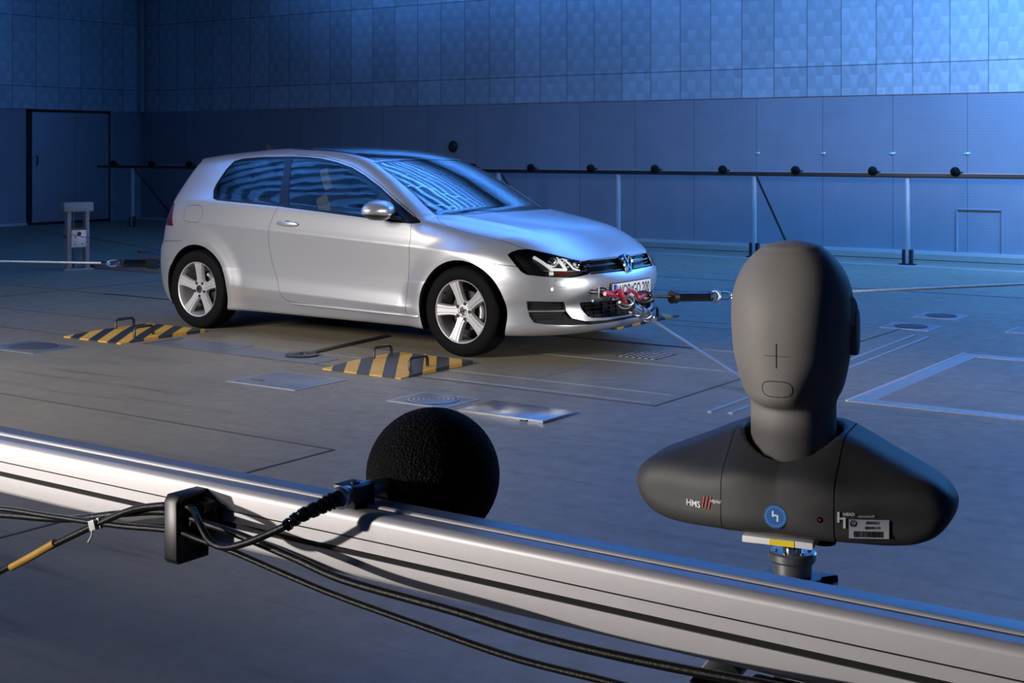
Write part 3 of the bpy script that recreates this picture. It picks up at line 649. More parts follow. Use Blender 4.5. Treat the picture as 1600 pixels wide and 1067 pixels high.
FG=q3([(.499,-.793,.411),(.60,-.72,.409),(.686,-.622,.404),(.690,-.605,.370),(.686,-.594,.341),(.693,-.585,.327),(.713,-.559,.290),(.756,-.473,.264),(.783,-.40,.238),(.719,-.569,.242),(.596,-.718,.255),(.539,-.761,.266),(.511,-.774,.305),(.502,-.785,.36)])
K.panel('fog_grille',FG,QZ,lambda c,n:(c[:,0]>.25)&(c[:,1]<-.30)&(c[:,2]<.45),['','lower_strip'])
bz=lambda P:P[:,2]-(.651-.10*(P[:,0]-.34))
bf=lambda c,n:(c[:,0]>.26)&(c[:,2]>.55)&(c[:,1]<-.6)
K.line(bz,bf,.0022,[''])
c=K.cen(); K.mark('front_bumper',(bz(c)<0)&(c[:,0]>.2)&(np.hypot(c[:,0]-RW[0],c[:,2]-RZ)>.3)&(c[:,0]>.2),[''])
br=lambda c,n:(c[:,0]<-2.75)&(c[:,2]<.8)
K.line(lambda P:P[:,2]-.690-(P[:,0]+2.9)*.06,lambda c,n:(c[:,0]<-2.80)&(c[:,2]<.8),.0022,[''])
c=K.cen(); K.mark('rear_bumper',(c[:,2]<.690+(c[:,0]+2.9)*.06)&(c[:,0]<-2.80),[''])
K.panel('washer_cover',q3([(.651,-.686,.516),(.655,-.677,.549),(.684,-.643,.551),(.704,-.61,.535),(.714,-.61,.512),(.707,-.622,.504),(.667,-.671,.508)]),QZ,lambda c,n:(c[:,0]>.4)&(c[:,2]<.6)&(c[:,2]>.45),['front_bumper'],seam=.0018)

car=empty('car',(0,0,0),label='silver three-door hatchback strapped down in the middle of the test hall floor',cat='car')
PS={'seam':1}
body=K.export(['','seam'],'body_shell',['paint','seam'],car,merge=True,slots=PS)[0]
# give the openings depth: the same skin again, 18 mm further in, dark
keep=[n for n in K.names if n in('','seam','door','fuel_flap','hood','front_bumper','rear_bumper','window_trim','windshield_border','washer_cover')]
lin=K.export(keep,'cabin_lining','cabin',car,merge=True,push=-.016,flip=True)[0]
# wheel house linings
for cx in RW:
    for s in (-1,1):
        wh=NB()
        n=96; yo=[]; 
        for k in range(n):
            a=2*math.pi*k/n; x=cx+RA*math.cos(a); z=RZ+RA*math.sin(a)
            lo_,hi_=.45,.95
            for _ in range(22):
                md=(lo_+hi_)/2
                if fbody(np.array([x]),np.array([md]),np.array([max(z,.20)]))[0]<0: lo_=md
                else: hi_=md
            yo.append((x,z,lo_-.003))
        for k in range(n):
            A,B=yo[k],yo[(k+1)%n]
            if min(A[1],B[1])<.165: continue
            q=[(A[0],s*A[2],A[1]),(B[0],s*B[2],B[1]),(B[0],s*.58,B[1]),(A[0],s*.58,A[1])]
            wh.faces.new([wh.verts.new(c) for c in q]); 
            wh.faces.new([wh.verts.new(c) for c in ((A[0],s*.58,A[1]),(B[0],s*.58,B[1]),(cx,s*.58,max(.17,RZ-.1)))])
        from_bm('wheel_house',wh,'seam',car,smooth=False)
# underbody
bm=NB(); add_box(bm,(-2.22,-.80,.175),(-.40,.80,.30)); add_box(bm,(-2.95,-.56,.15),(.36,.56,.30)); add_box(bm,(-3.25,-.62,.22),(-3.0,.62,.32)); add_box(bm,(.38,-.60,.20),(.66,.60,.32)); from_bm('underbody',bm,'seam',car)
K.export(['door'],'door','paint',car)[1]
K.export(['window_trim'],'window_frame','trimblack',car)
K.export(['quarter_window'],'quarter_window','glass',car,push=-.003); K.export(['door_window'],'door_window','glass',car,push=-.003)
fl=K.export(['fuel_flap'],'fuel_flap','paint',car,mirror=False); K.export(['fuel_flap'],'side_patch','paint',car)[0]
for o in [o for o in car.children if o.name.startswith('side_patch')]:
    if sum(v.co.y for v in o.data.vertices)<0: D.objects.remove(o)
K.export(['hood'],'hood','paint',car,merge=True)
K.export(['windshield_border'],'windshield_border','gloss',car,merge=True)
K.export(['windshield'],'windshield','wglass',car,merge=True,push=-.002)
K.export(['roof_glass'],'glass_roof','gloss',car,merge=True)
K.export(['tail_lamp'],'tail_lamp','tail',car); K.export(['rear_window'],'rear_window','gloss',car,merge=True)
fb=K.export(['front_bumper','washer_cover'],'front_bumper','paint',car,merge=True)[0]; K.export(['rear_bumper'],'rear_bumper','paint',car,merge=True)
K.export(['lower_strip'],'lower_air_intake','seam',car,merge=True,push=-.012)
lens=K.export(['headlight'],'headlight','lens',car)
K.export(['grille'],'grille','gloss',car,merge=True,push=(-.030,0,0))
K.export(['lower_grille'],'lower_grille','seam',car,merge=True,push=(-.045,0,0)); K.export(['fog_grille'],'fog_grille','seam',car,push=(-.028,.010,0))
def wall_in(K,name,off,parent,m='seam',obj='rim',side=None):
    """returns from a panel's outline inwards, so that recesses have walls"""
    k=K.names.index(name); T=K.T[K.tag==k]; E=np.concatenate([T[:,[0,1]],T[:,[1,2]],T[:,[2,0]]]); S=np.sort(E,1); u,i,n=np.unique(S,axis=0,return_index=True,return_counts=True)
    E=E[i[n==1]]; bm=NB()
    for a,b in E:
        A,B=K.V[a],K.V[b]
        if abs(A[1])<1e-4 and abs(B[1])<1e-4: continue
        for s in ((1,-1) if side is None else (side,)):
            o=np.array(off); bm.faces.new([bm.verts.new(Vector(c)*1) for c in [(p[0],p[1]*s,p[2]) for p in (A,B,B+o,A+o)]])
    bmesh.ops.remove_doubles(bm,verts=bm.verts[:],dist=1e-5); return from_bm(obj,bm,m,parent,smooth=False)
wall_in(K,'grille',(-.030,0,0),car,'gloss','grille_surround'); wall_in(K,'lower_grille',(-.045,0,0),car,'black','lower_grille_surround'); [wall_in(K,'fog_grille',(-.028,.010,0),car,'seam','fog_grille_surround',s) for s in (1,-1)]
# headlight insides
def front_pt(a,z,off=0):
    """point on the nose surface at lateral a (right side: a>0 means y=-a) and height z"""
    lo,hi=0.2,1.0
    for _ in range(40):
        m=(lo+hi)/2
        if fbody(np.array([m]),np.array([-a]),np.array([z]))[0]<0: lo=m
        else: hi=m
    return Vector((lo+off,-a,z))
for s,ob in zip((1,-1),lens):
    hs=K.export(['headlight'],'lamp_housing','black',ob,mirror=False,push=(-.055,.035,0))[0]
    if s<0: hs.data.transform(Matrix.Diagonal((1,-1,1,1))); hs.data.flip_normals()
    def L(a,z,o=0): p=front_pt(a,z); p=p+Vector((-.030+o,.020-.6*o,0)); p.y*=s; return p
    bm=NB()
    for a0,z0,a1,z1 in ((.715,.700,.668,.618),(.668,.618,.585,.610),(.585,.610,.600,.690)):
        add_tube(bm,[L(a0+(a1-a0)*t/4,z0+(z1-z0)*t/4) for t in range(5)],.0115,8)
    for a0,z0,a1,z1 in ((.560,.690,.530,.620),(.530,.620,.490,.602)):
        add_tube(bm,[L(a0+(a1-a0)*t/4,z0+(z1-z0)*t/4) for t in range(5)],.007,8)
    from_bm('light_guide',bm,'drl',ob)
    for a,z,r in ((.640,.660,.036),(.485,.640,.028)):
        d=Vector((.85,-.5*s,.02)); p=L(a,z,-.012); bm=NB(); mx=axis_mtx(p,d); add_lathe(bm,[(r*1.15,0),(r*1.15,.01),(r,.014),(r*.8,.022),(r*.4,.030),(0,.032)],24,mx); from_bm('projector',bm,'chrome',ob)
    bm=NB()
    for i in range(14):
        a=.555+.0*i; p=L(.545+.035*math.sin(i*2.4),.655+.026*math.cos(i*1.7),-.008); add_box(bm,(p.x-.006,p.y-.006,p.z-.004),(p.x+.006,p.y+.006,p.z+.005))
    from_bm('reflector',bm,'chrome',ob)
    bm=NB(); pts=[L(.43+(.74-.43)*t/10,.600+.001*t,.018) for t in range(11)]; add_tube(bm,pts,.0035,6); from_bm('chrome_line',bm,'chrome',ob)
    bm=NB(); add_tube(bm,[L(.575+(.66-.575)*t/5,.590,.012) for t in range(6)],.009,8); from_bm('turn_signal',bm,'amber',ob)
    bm=NB(); add_tube(bm,[L(.672+.02*t,.592,.012) for t in range(2)],.011,8); from_bm('side_marker',bm,'drl',ob)
# grille slats and grilles
def slat(name,z,a1,h,d,off,m,parent,a0=None,dz=0):
    bm=NB(); n=40; a0=-a1 if a0 is None else a0; R=[]
    for i in range(n+1):
        a=a0+(a1-a0)*i/n; p=front_pt(abs(a),z); y=-a
        R.append([bm.verts.new((p.x+off+o1,y,z+dz*abs(a)+o2)) for o1,o2 in ((0,h/2),(0,-h/2),(-d,-h/2),(-d,h/2))])
    for i in range(n):
        for k in range(4): bm.faces.new((R[i][k],R[i][(k+1)%4],R[i+1][(k+1)%4],R[i+1][k]))
    bm.faces.new(R[0][::-1]); bm.faces.new(R[-1]); return from_bm(name,bm,m,parent,bevel=0)
slat('chrome_slat',.632,.435,.008,.02,-.006,'chrome',car); slat('chrome_slat',.590,.425,.008,.02,-.004,'chrome',car); slat('grille_blade',.655,.44,.010,.02,-.012,'gloss',car); slat('grille_blade',.610,.43,.010,.02,-.012,'gloss',car)
for z in (.372,.345,.318,.292): slat('grille_blade',z,.46-(.372-z)*.8,.007,.02,-.022,'black',car)
for i in range(11):
    a=-.42+.084*i; p=front_pt(abs(a),.33); box('grille_bar',(p.x-.045,-a-.004,.272),(p.x-.024,-a+.004,.385),'black',car)
slat('grille_lip',.262,.40,.008,.012,.004,'paint',car)
for s in (1,-1):
    bm=NB(); pts=[]
    for i in range(9):
        a=.785-(.785-.60)*i/8; p=front_pt(a,.340); pts.append((p.x-.004,p.y*s,.342-.002*i/8))
    add_tube(bm,pts,.0055,8); from_bm('fog_slat',bm,'paint',car)
    for z in (.385,.365,.31,.29):
        bm=NB(); pts=[]
        for i in range(7):
            a=.765-(.765-.615)*i/6; p=front_pt(a,z); pts.append((p.x-.02,(p.y+.008)*s,z))
        add_tube(bm,pts,.004,6); from_bm('fog_blade',bm,'black',car)
tube('parking_sensor',[front_pt(.698,.492)+Vector((-.004,.002,0)),front_pt(.698,.492)+Vector((.0015,-.0015,0))],.012,'paint',car,16)
bm=NB(); p=front_pt(.698,.492); add_lathe(bm,[(.012,0),(.0135,0),(.0135,.0018),(.012,.0018)],24,axis_mtx(p,(.8,-.6,0)),closed=True); from_bm('sensor_ring',bm,'seam',car)
# badge and number plate
M3=Matrix(((0,0,1,0),(1,0,0,0),(0,1,0,0),(0,0,0,1)))   # local X->+Y, Y->+Z, Z->+X
tilt=Matrix.Rotation(math.radians(-14),4,'Y')
e=lathe('emblem',[(0,-.05),(.060,-.05),(.066,.004),(.066,.012),(.058,.016),(0,.016)],'gloss',car,48,Matrix.Translation((.800,0,.628))@tilt@M3)
badge('emblem_mark',.066,'chrome',Matrix.Translation((.815,0,.628))@tilt@M3,e,.15,.010)
pl=box('license_plate',(.850,-.26,.392),(.858,.26,.502),'plate',car,bevel=.002)
box('plate_holder',(.835,-.266,.386),(.851,.266,.508),'black',car,bevel=.002)
box('country_band',(.8575,-.257,.396),(.8588,-.215,.498),'pblue',pl)
text('plate_letters','WOB',.104,'seam',Matrix.Translation((.8586,-.115,.447))@M3,pl,.0006,.72,bold=.0012)
text('plate_letters','GO 200',.104,'seam',Matrix.Translation((.8586,.125,.447))@M3,pl,.0006,.68,bold=.0012)
bm=NB(); add_lathe(bm,[(0,0),(.013,0),(.013,.001),(0,.001)],20,Matrix.Translation((.8586,-.005,.462))@M3); from_bm('plate_seal',bm,'wire',pl)
# sill strip, mirror, handle, antenna, spoiler edge
for s in (-1,1):
    bm=NB(); R=[]
    for i in range(31):
        x=-1.60+1.245*i/30; z=.272-.012*(x+1.6)/1.245; y=float(W(np.array([x]),np.array([z]))[0])
        e_=.004 if 0<i<30 else 0
        R.append([bm.verts.new((x,s*(y+o),z+dz)) for o,dz in ((-.01,.006),(.004+e_,.003),(.006+e_,-.006),(.002,-.014),(-.01,-.016))])
    for a,b in zip(R[:-1],R[1:]):
        for k in range(4): bm.faces.new((a[k],a[k+1],b[k+1],b[k]))
    from_bm('sill_strip',bm,'paint',car)
    # door handle
    ps=[]; bm=NB(); hx=-1.628; hz=.869
    y0=float(W(np.array([hx]),np.array([hz]))[0])
    n=14; R=[]
    for i in range(n+1):
        t=i/n; x=hx-.112+.224*t; h=.016*math.sqrt(max(0,1-(2*t-1)**6))+.0015; b=.030+.016*math.sin(math.pi*t); th=.010
        R.append([bm.verts.new((x,s*(y0+b-.018+th*math.cos(q)*.9),hz+h*math.sin(q))) for q in [2*math.pi*k/12 for k in range(12)]])
    for a,b in zip(R[:-1],R[1:]):
        for k in range(12): bm.faces.new((a[k],a[(k+1)%12],b[(k+1)%12],b[k]))
    bm.faces.new(R[0][::-1]); bm.faces.new(R[-1]); hd=from_bm('door_handle',bm,'paint',car,angle=60)
    bm=NB(); add_lathe(bm,[(0,.002),(.028,.002),(.034,-.0)],28,Matrix.Translation((hx-.005,s*(y0+.002),hz-.012))@Matrix.Diagonal((1.7,1,1,1))@axis_mtx((0,0,0),(0,s,0))); from_bm('handle_bowl',bm,'dsteel',hd)
    # side mirror
    if s>0: continue
    mc=Vector((-.655,s*.985,.998))
    def ell(z0,z1,m,name,par,sx=1,grow=0):
        bm=NB(); bmesh.ops.create_uvsphere(bm,u_segments=40,v_segments=28,radius=1)
        for v in bm.verts:
            x,y,z=v.co; z=max(min(z,z1),z0)
            # rounded wedge: deep in front, flat at the glass side (rear)
            x=math.copysign(abs(x)**.8,x); y=math.copysign(abs(y)**.8,y); px=x*(.120 if x>0 else .070)*(1-.22*abs(y)); py=y*.145; pz=z*(.075*(1-.22*max(0,s*y))) 
            v.co=mc+Vector((px*(1+grow),py*(1+grow),pz))
        return from_bm(name,bm,m,par,angle=50)
    mir=ell(-.30,1,'paint','side_mirror',car); ell(-.42,-.30,'chrome','mirror_strip',mir,grow=.02); ell(-.95,-.42,'black','mirror_base',mir,grow=-.05)
    bm=NB(); vs=[(-.66,s*.80,.925),(-.50,s*.835,.912),(-.60,s*.93,.945),(-.68,s*.93,.945),(-.66,s*.80,.965),(-.54,s*.82,.945),(-.60,s*.92,.968),(-.68,s*.92,.968)]
    vs=[bm.verts.new(v) for v in vs]
    for f in ((0,1,2,3),(4,5,6,7),(0,1,5,4),(1,2,6,5),(2,3,7,6),(3,0,4,7)): bm.faces.new([vs[i] for i in f])
    from_bm('mirror_foot',bm,'black',mir,bevel=.006)
    box('mirror_glass',(mc.x-.050,mc.y-.075,mc.z-.018),(mc.x-.044,mc.y+.075,mc.z+.04),'chrome',mir,bevel=.001)
bm=NB(); vs=[bm.verts.new(v) for v in ((-2.76,0,1.395),(-2.62,0,1.405),(-2.69,-.018,1.40),(-2.69,.018,1.40),(-2.735,0,1.475),(-2.72,0,1.478))]
for f in ((0,2,4),(2,5,4),(2,1,5),(1,3,5),(3,4,5),(3,0,4),(0,1,2),(0,3,1)): bm.faces.new([vs[i] for i in f])
from_bm('roof_antenna',bm,'black',car)
# wheels
def wheel(cx,s,rot):
    """s=-1: right side of the car"""
    wy=s*.877; c=Vector((cx,0,RZ+.005)); AX=Matrix.Translation((cx,wy,RZ+.004))@Matrix.Rotation(math.radians(90 if s<0 else -90),4,'X')   # local Z points outwards
    tw=.205
    rm=NB()
    add_lathe(rm,[(.203,-.19),(.203,-.06),(.205,-.035),(.2120,-.012),(.2185,-.008),(.2205,-.012),(.2205,-.19)],72,AX,closed=True)
    def spoke(ang):
        st=[(.045,.046,-.040),(.075,.031,-.036),(.12,.031,-.030),(.17,.036,-.022),(.208,.043,-.016)]
        cs=[(-1.12,-.030),(-1,-.003),(-.90,.001),(-.52,.001),(-.46,-.003),(-.40,.003),(.40,.003),(.46,-.003),(.52,.001),(.90,.001),(1,-.003),(1.12,-.030)]
        R=[]
        for r,wd,h in st:
            R.append([rm.verts.new(AX@(Matrix.Rotation(ang,4,'Z')@Vector((r,u*wd,h+dz)))) for u,dz in cs])
        for a,b in zip(R[:-1],R[1:]):
            for k in range(len(cs)-1): rm.faces.new((a[k],a[k+1],b[k+1],b[k]))
            rm.faces.new((a[-1],a[0],b[0],b[-1]))
        rm.faces.new(R[0]); rm.faces.new(R[-1][::-1])
    for k in range(5): spoke(math.radians(rot+72*k))
    add_lathe(rm,[(0,-.08),(.072,-.08),(.074,-.046),(.060,-.038),(.034,-.036),(0,-.036)],40,AX)
    wo=from_bm('wheel',rm,'rim',car,angle=32)
    bm=NB()
    for k in range(5):
        a=math.radians(rot+36+72*k); add_lathe(bm,[(0,-.0425),(.0115,-.0425),(.0125,-.040)],16,AX@Matrix.Translation((.056*math.cos(a),.056*math.sin(a),.0072)))
    from_bm('lug_bolts',bm,'black',wo)
    lathe('hub_cap',[(0,-.030),(.026,-.030),(.031,-.034),(.033,-.038)],'gloss',wo,32,AX)
    badge('cap_mark',.030,'chrome',AX@Matrix.Translation((0,0,-.031)),wo,.17,.002)
    prof=[(.2165,-.014),(.222,-.006),(.235,.0),(.262,.003),(.288,-.002),(.300,-.008),(.307,-.018),(.311,-.034),(.3135,-.06),(.3135,-tw+.06),(.311,-tw+.034),(.300,-tw+.008),(.262,-tw-.003),(.222,-tw+.006),(.21,-tw+.014),(.206,-.10)]
    bm=NB(); add_lathe(bm,prof,96,AX,closed=True)
    for g0 in (-.045,-.085,-.125,-.16): add_lathe(bm,[(.3137,g0),(.3138,g0-.008)],96,AX)
    from_bm('tire',bm,'rubber',wo,angle=60)
    lathe('brake_disc',[(.05,-.10),(.135,-.10),(.137,-.104),(.137,-.122),(.135,-.124),(.05,-.124)],'dsteel',wo,64,AX,closed=True)
    sx=1 if s<0 else -1
    bm=NB(); cc=[]
    a0=-.55 if cx>-1 else .1
    for k in range(9):
        a=(a0+1.1*k/8); cc.append(AX@Matrix.Rotation(a if s<0 else math.pi-a,4,'Z')@Vector((.125,0,-.092)))
    add_tube(bm,cc,.021,10); from_bm('brake_caliper',bm,'steel',wo)
    lathe('wheel_back',[(0,-.19),(.2,-.19),(.2,-.17),(0,-.17)],'seam',wo,40,AX)
    lathe('tire_valve',[(0,0),(.004,0),(.004,-.03),(0,-.03)],'black',wo,8,AX@Matrix.Rotation(math.radians(rot+108),4,'Z')@Matrix.Translation((.197,0,-.02)))
for cx,s,rot in ((.0,-1,36),(-2.637,-1,18),(.0,1,10),(-2.637,1,50)): wheel(cx,s,rot)
# seats, dashboard, steering wheel seen through the glass
def seat(x,y,w=.25):
    bm=NB(); add_box(bm,(x-.25,y-w,.45),(x+.27,y+w,.58)); mx=Matrix.Translation((x-.22,y,.55))@Matrix.Rotation(math.radians(-20),4,'Y'); add_box(bm,(-.07,-w*.95,0),(.07,w*.95,.56),mx)
    s=from_bm('seat',bm,'beige',car,bevel=.04); bm=NB(); add_box(bm,(-.05,-.13,.60),(.05,.13,.78),mx); from_bm('headrest',bm,'beige',s,bevel=.03)
seat(-1.15,-.36); seat(-1.15,.36)
bm=NB(); mx=Matrix.Translation((-2.35,0,.50))@Matrix.Rotation(math.radians(-22),4,'Y'); add_box(bm,(-.08,-.58,0),(.08,.58,.55),mx); add_box(bm,(-2.4,-.58,.40),(-1.85,.58,.54)); from_bm('rear_bench',bm,'beige',car,bevel=.04)
bm=NB(); add_box(bm,(-.62,-.66,.62),(-.22,.66,.90)); from_bm('dashboard',bm,'cabin',car,bevel=.05)
bm=NB(); add_tube(bm,[Vector((-.72,.36,.86))+Matrix.Rotation(math.radians(25),3,'Y')@Vector((0,.185*math.cos(a),.185*math.sin(a))) for a in [2*math.pi*k/36 for k in range(36)]],.014,8,True); add_box(bm,(-.73,.20,.845),(-.70,.52,.875)); from_bm('steering_wheel',bm,'black',car)
box('cabin_floor',(-2.9,-.70,.30),(-.3,.70,.42),'cabin',car)
# ---------------------------------------------------------------- tow gear and ropes
def onY(u,v,y):
    d=FW+RT*((u-800)/FPX)+Vector((0,0,(232-v)/FPX)); return Vector(CAM)+d*((y-CAM[1])/d.y)
def onX(u,v,x):
    d=FW+RT*((u-800)/FPX)+Vector((0,0,(232-v)/FPX)); return Vector(CAM)+d*((x-CAM[0])/d.x)
def ring_pts(c,ax,r,ry=None,n=28):
    q=Vector(ax).to_track_quat('Z','Y'); ry=ry or r; return [Vector(c)+q@Vector((r*math.cos(2*math.pi*k/n),ry*math.sin(2*math.pi*k/n),0)) for k in range(n)]
def shackle(c,ax,r,w,m,par,name='shackle'):
    bm=NB(); add_tube(bm,ring_pts(c,ax,r,r*.72),w,10,True); return from_bm(name,bm,m,par,angle=60)
eye=Vector((.875,-.44,.462))
t=empty('tow_eye',(eye.x-.06,eye.y,eye.z),label='dark screw-in towing eye in the right of the front bumper',cat='towing eye')
tube('shaft',[(-.06,0,0),(.05,0,0)],.016,'dsteel',t); shackle((.075,0,.0),(0,1,.3),.032,.011,'dsteel',t,'eye_ring')
def thing_tubes(name,label,cat,parts,group=None):
    t=empty(name,(0,0,0),label=label,cat=cat,group=group)
    for pn,pts,r,m,cl in parts: tube(pn,pts,r,m,t,10,cl)
    return t
A=onX(948,455,.96); 
thing_tubes('bow_shackle','small grey bow shackle with upright pin hooked to the towing eye','shackle',[('bow',ring_pts(onX(940,456,.95),(.55,-.8,.3),.036,.026),.007,'dsteel',True),('pin',[onX(936,447,.95),onX(936,466,.95)],.007,'steel',False),('pin_head',[onX(936,445,.95),onX(936,448,.95)],.014,'steel',False)])
thing_tubes('bow_shackle','grey D-shackle between towing eye and red sling','shackle',[('bow',ring_pts(onX(944,463,.98),(.3,-.8,.5),.036,.020),.008,'dsteel',True),('pin',[onX(926,470,.96),onX(934,472,.96)],.009,'dsteel',False)])
X=1.02
red=empty('red_sling',(0,0,0),label='dark red loop sling knotted in front of the number plate',cat='sling')
P_=lambda L,x=X:[onX(u,v,x+dx) for u,v,dx in L]
tube('sling_loop',spline(P_([(945,459,0),(955,461,0),(966,463,0),(972,458,.01),(968,454,.0),(958,457,-.02),(947,457,-.03)]),6),.0135,'red',red)
tube('sling_loop',spline(P_([(967,455,.02),(970,462,.02),(975,469,.02),(978,474,.03)]),6),.0135,'red',red)
tube('sling_loop',spline(P_([(978,459,.02),(984,454,.02),(990,456,.02),(995,461,.02),(999,466,.03),(1003,463,.02),(1010,460,.0)]),6),.0135,'red',red)
ch=empty('tow_swivel',(0,0,0),label='chrome turnbuckle hanging diagonally from the red sling',cat='turnbuckle')
def oX(u,v,dx=0): return onX(u,v,X+dx)
tube('barrel',[oX(984,477),oX(1000,487)],.034,'chrome',ch,20); tube('collar',[oX(981,474),oX(985,478)],.040,'dsteel',ch,20); tube('collar',[oX(998,485),oX(1003,488)],.040,'steel',ch,20)
shackle(oX(979,470),(.5,-.5,.4),.045,.013,'steel',ch,'end_loop'); shackle(oX(1007,491),(.6,-.6,.4),.042,.012,'steel',ch,'end_loop'); shackle(oX(1013,496),(.2,-.9,.1),.036,.011,'chrome',ch,'end_loop')
thing_tubes('bow_shackle','grey shackle below the number plate joining sling and turnbuckle','shackle',[('bow',ring_pts(oX(976,474),(.7,-.5,.1),.05,.035),.011,'dsteel',True),('pin',[oX(968,472),oX(981,478)],.010,'steel',False)])
thing_tubes('coupling','dark steel coupling between red sling and black absorber','coupling',[('bow',ring_pts(oX(1006,464),(.5,-.7,.5),.055,.034),.015,'dsteel',True),('bolt',[oX(1008,468),oX(1019,469)],.021,'dsteel',False),('pin',[oX(1010,460),oX(1028,463)],.012,'dsteel',False),('small_bolt',[oX(986,486,-.04),oX(992,490,-.04)],.018,'steel',False)])
# absorber and rope to the right; rope end far right
E0=oX(1020,462.5); 
def at(u,v,Dp): return Vector(CAM)+(FW+RT*((u-800)/FPX)+Vector((0,0,(232-v)/FPX)))*Dp
d0=(E0-Vector(CAM)).dot(FW); dd=lambda u:d0+(u-1020)/730*2.2
ab=empty('tension_absorber',(0,0,0),label='black cylindrical absorber with rod, right of the car front',cat='absorber')
tube('rod',[E0,at(1050,463.5,dd(1050))],.013,'dsteel',ab); tube('cylinder',[at(1052,464,dd(1052)),at(1109,463,dd(1109))],.035,'gloss',ab,24); tube('collar',[at(1049,464,dd(1049)),at(1056,464,dd(1056))],.046,'black',ab,24); tube('end_cap',[at(1106,463,dd(1106)),at(1111,463,dd(1111))],.037,'dsteel',ab,24)
thing_tubes('chain_link','round steel ring behind the right absorber','link',[('ring',ring_pts(at(1117,463,dd(1117)),(.2,-.9,.2),.036),.012,'steel',True)])
thing_tubes('snap_hook','bright snap hook joining ring and white rope on the right','hook',[('loop',ring_pts(at(1132,462.5,dd(1132)),(.5,-.8,.5),.055,.028),.008,'chrome',True),('swivel',[at(1141,462,dd(1141)),at(1147,462,dd(1147))],.014,'chrome',False)])
tag(tube('white_rope',[at(1146,462,dd(1146)),at(1330,456,dd(1330)),at(1600,444,dd(1600)),at(1900,431,dd(1900))],.011,'rope',None,8),'taut white rope running right behind the dummy head','rope')
tag(tube('steel_cable',[oX(1014,497),at(1205,620,7.96)],.011,'wire',None,8),'taut blue-grey steel cable from the turnbuckle down to the floor','cable')
# rear set
ry=.40
def rr(x): return Vector((x,ry,.245+(x+7.07)*.0360))
ab=empty('tension_absorber',(0,0,0),label='black absorber cylinder behind the rear bumper',cat='absorber')
tube('rod',[(-3.38,.40,.372),rr(-4.62)],.012,'chrome',ab); tube('cylinder',[rr(-4.66),rr(-5.05)],.040,'gloss',ab,24); tube('collar',[rr(-4.60),rr(-4.70)],.050,'black',ab,24); tube('end_cap',[rr(-5.03),rr(-5.07)],.042,'dsteel',ab,24)
thing_tubes('snap_hook','snap hook and ring between rear absorber and rope','hook',[('loop',ring_pts(rr(-5.12),(.2,-.9,.1),.055,.036),.012,'dsteel',True),('loop',ring_pts(rr(-5.24),(.2,-.9,.5),.065,.034),.010,'steel',True),('swivel',[rr(-5.40),rr(-5.30)],.018,'chrome',False)])
tag(tube('white_rope',[rr(-5.38),rr(-8.6),rr(-12.5)],.010,'rope',None,8),'taut pale rope running left from the rear absorber','rope')
tag(tube('thin_wire',[(-7.72,1.80,.43),(-6.4,1.95,.30),(-5.2,1.9,.10),(-4.2,1.7,.02)],.004,'dsteel',None,6),'thin wire sagging from the anchor post towards the car rear','wire')
t=empty('rear_tow_eye',(-3.40,.40,.372),label='small towing eye screwed into the rear bumper, mostly hidden',cat='towing eye'); tube('shaft',[(-.02,0,0),(.06,0,0)],.014,'dsteel',t)

# ---------------------------------------------------------------- near rail
Y0,Y1=-7.512,-7.460; ZT=1.118; ZB=1.061
rail=empty('near_rail',(4.9,-7.486,ZB),label='thick silver aluminium profile rail crossing the foreground',cat='rail')
def arc(cx,cz,r,a0,a1,n=6): return [(cx+r*math.cos(math.radians(a0+(a1-a0)*i/n)),cz+r*math.sin(math.radians(a0+(a1-a0)*i/n))) for i in range(n+1)]
r=.0045; a_,b_=-.026,.026; zt=ZT-ZB
prof=arc(a_+r,r,r,270,180)+[(a_,.0192),(a_+.006,.0200),(a_+.006,.0238),(a_,.0246)]
prof+=[(a_,.0345),(a_+.002,.0347),(a_+.002,.0355),(a_,.0357)]+arc(a_+.0075,zt-.0075,.0075,180,90,9)
prof+=[(-.0075,zt),(-.0072,zt-.003),(-.0040,zt-.0045)]+[(x,z) for x,z in arc(0,zt-.0015,.0034,200,-20,8)]+[(.0040,zt-.0045),(.0060,zt-.003),(.0062,zt)]+arc(b_-.002,zt-.002,.002,90,0,3)+arc(b_-r,r,r,0,-90)
bm=NB(); mx=Matrix.Translation((-5.2,0,0))@Matrix(((0,0,1,0),(1,0,0,0),(0,1,0,0),(0,0,0,1)))
add_prism(bm,prof[::-1],9.2,mx); from_bm('profile',bm,'alu',rail,angle=28)
box('slot_strip',(-5.2,-.0248,.0194),(4.0,-.018,.0244),'seam',rail); box('joint_line',(-5.2,-.0262,.0347),(4.0,-.022,.0355),'seam',rail)
for X_ in (.43,):
    x=X_; p=box('post',(x-.022,-.020,-ZB),(x+.022,.020,0),'galv',rail,bevel=.002)
    bm=NB(); add_box(bm,(x-.034,-.038,-.20),(x+.024,-.022,-.001)); add_box(bm,(x+.024,-.038,-.2),(x+.034,.02,-.001)); from_bm('joint_bracket',bm,'black',p,bevel=.002)
    bm=NB(); add_tube(bm,[(x-.13,-.02,-.045),(x-.01,.0,.003)],.011,10) if False else add_box(bm,(-.012,-.01,-.6),(.012,.01,0),Matrix.Translation((x-.062,.0,-.002))@Matrix.Rotation(math.radians(38),4,'Y')); from_bm('brace',bm,'black',p,bevel=.002)
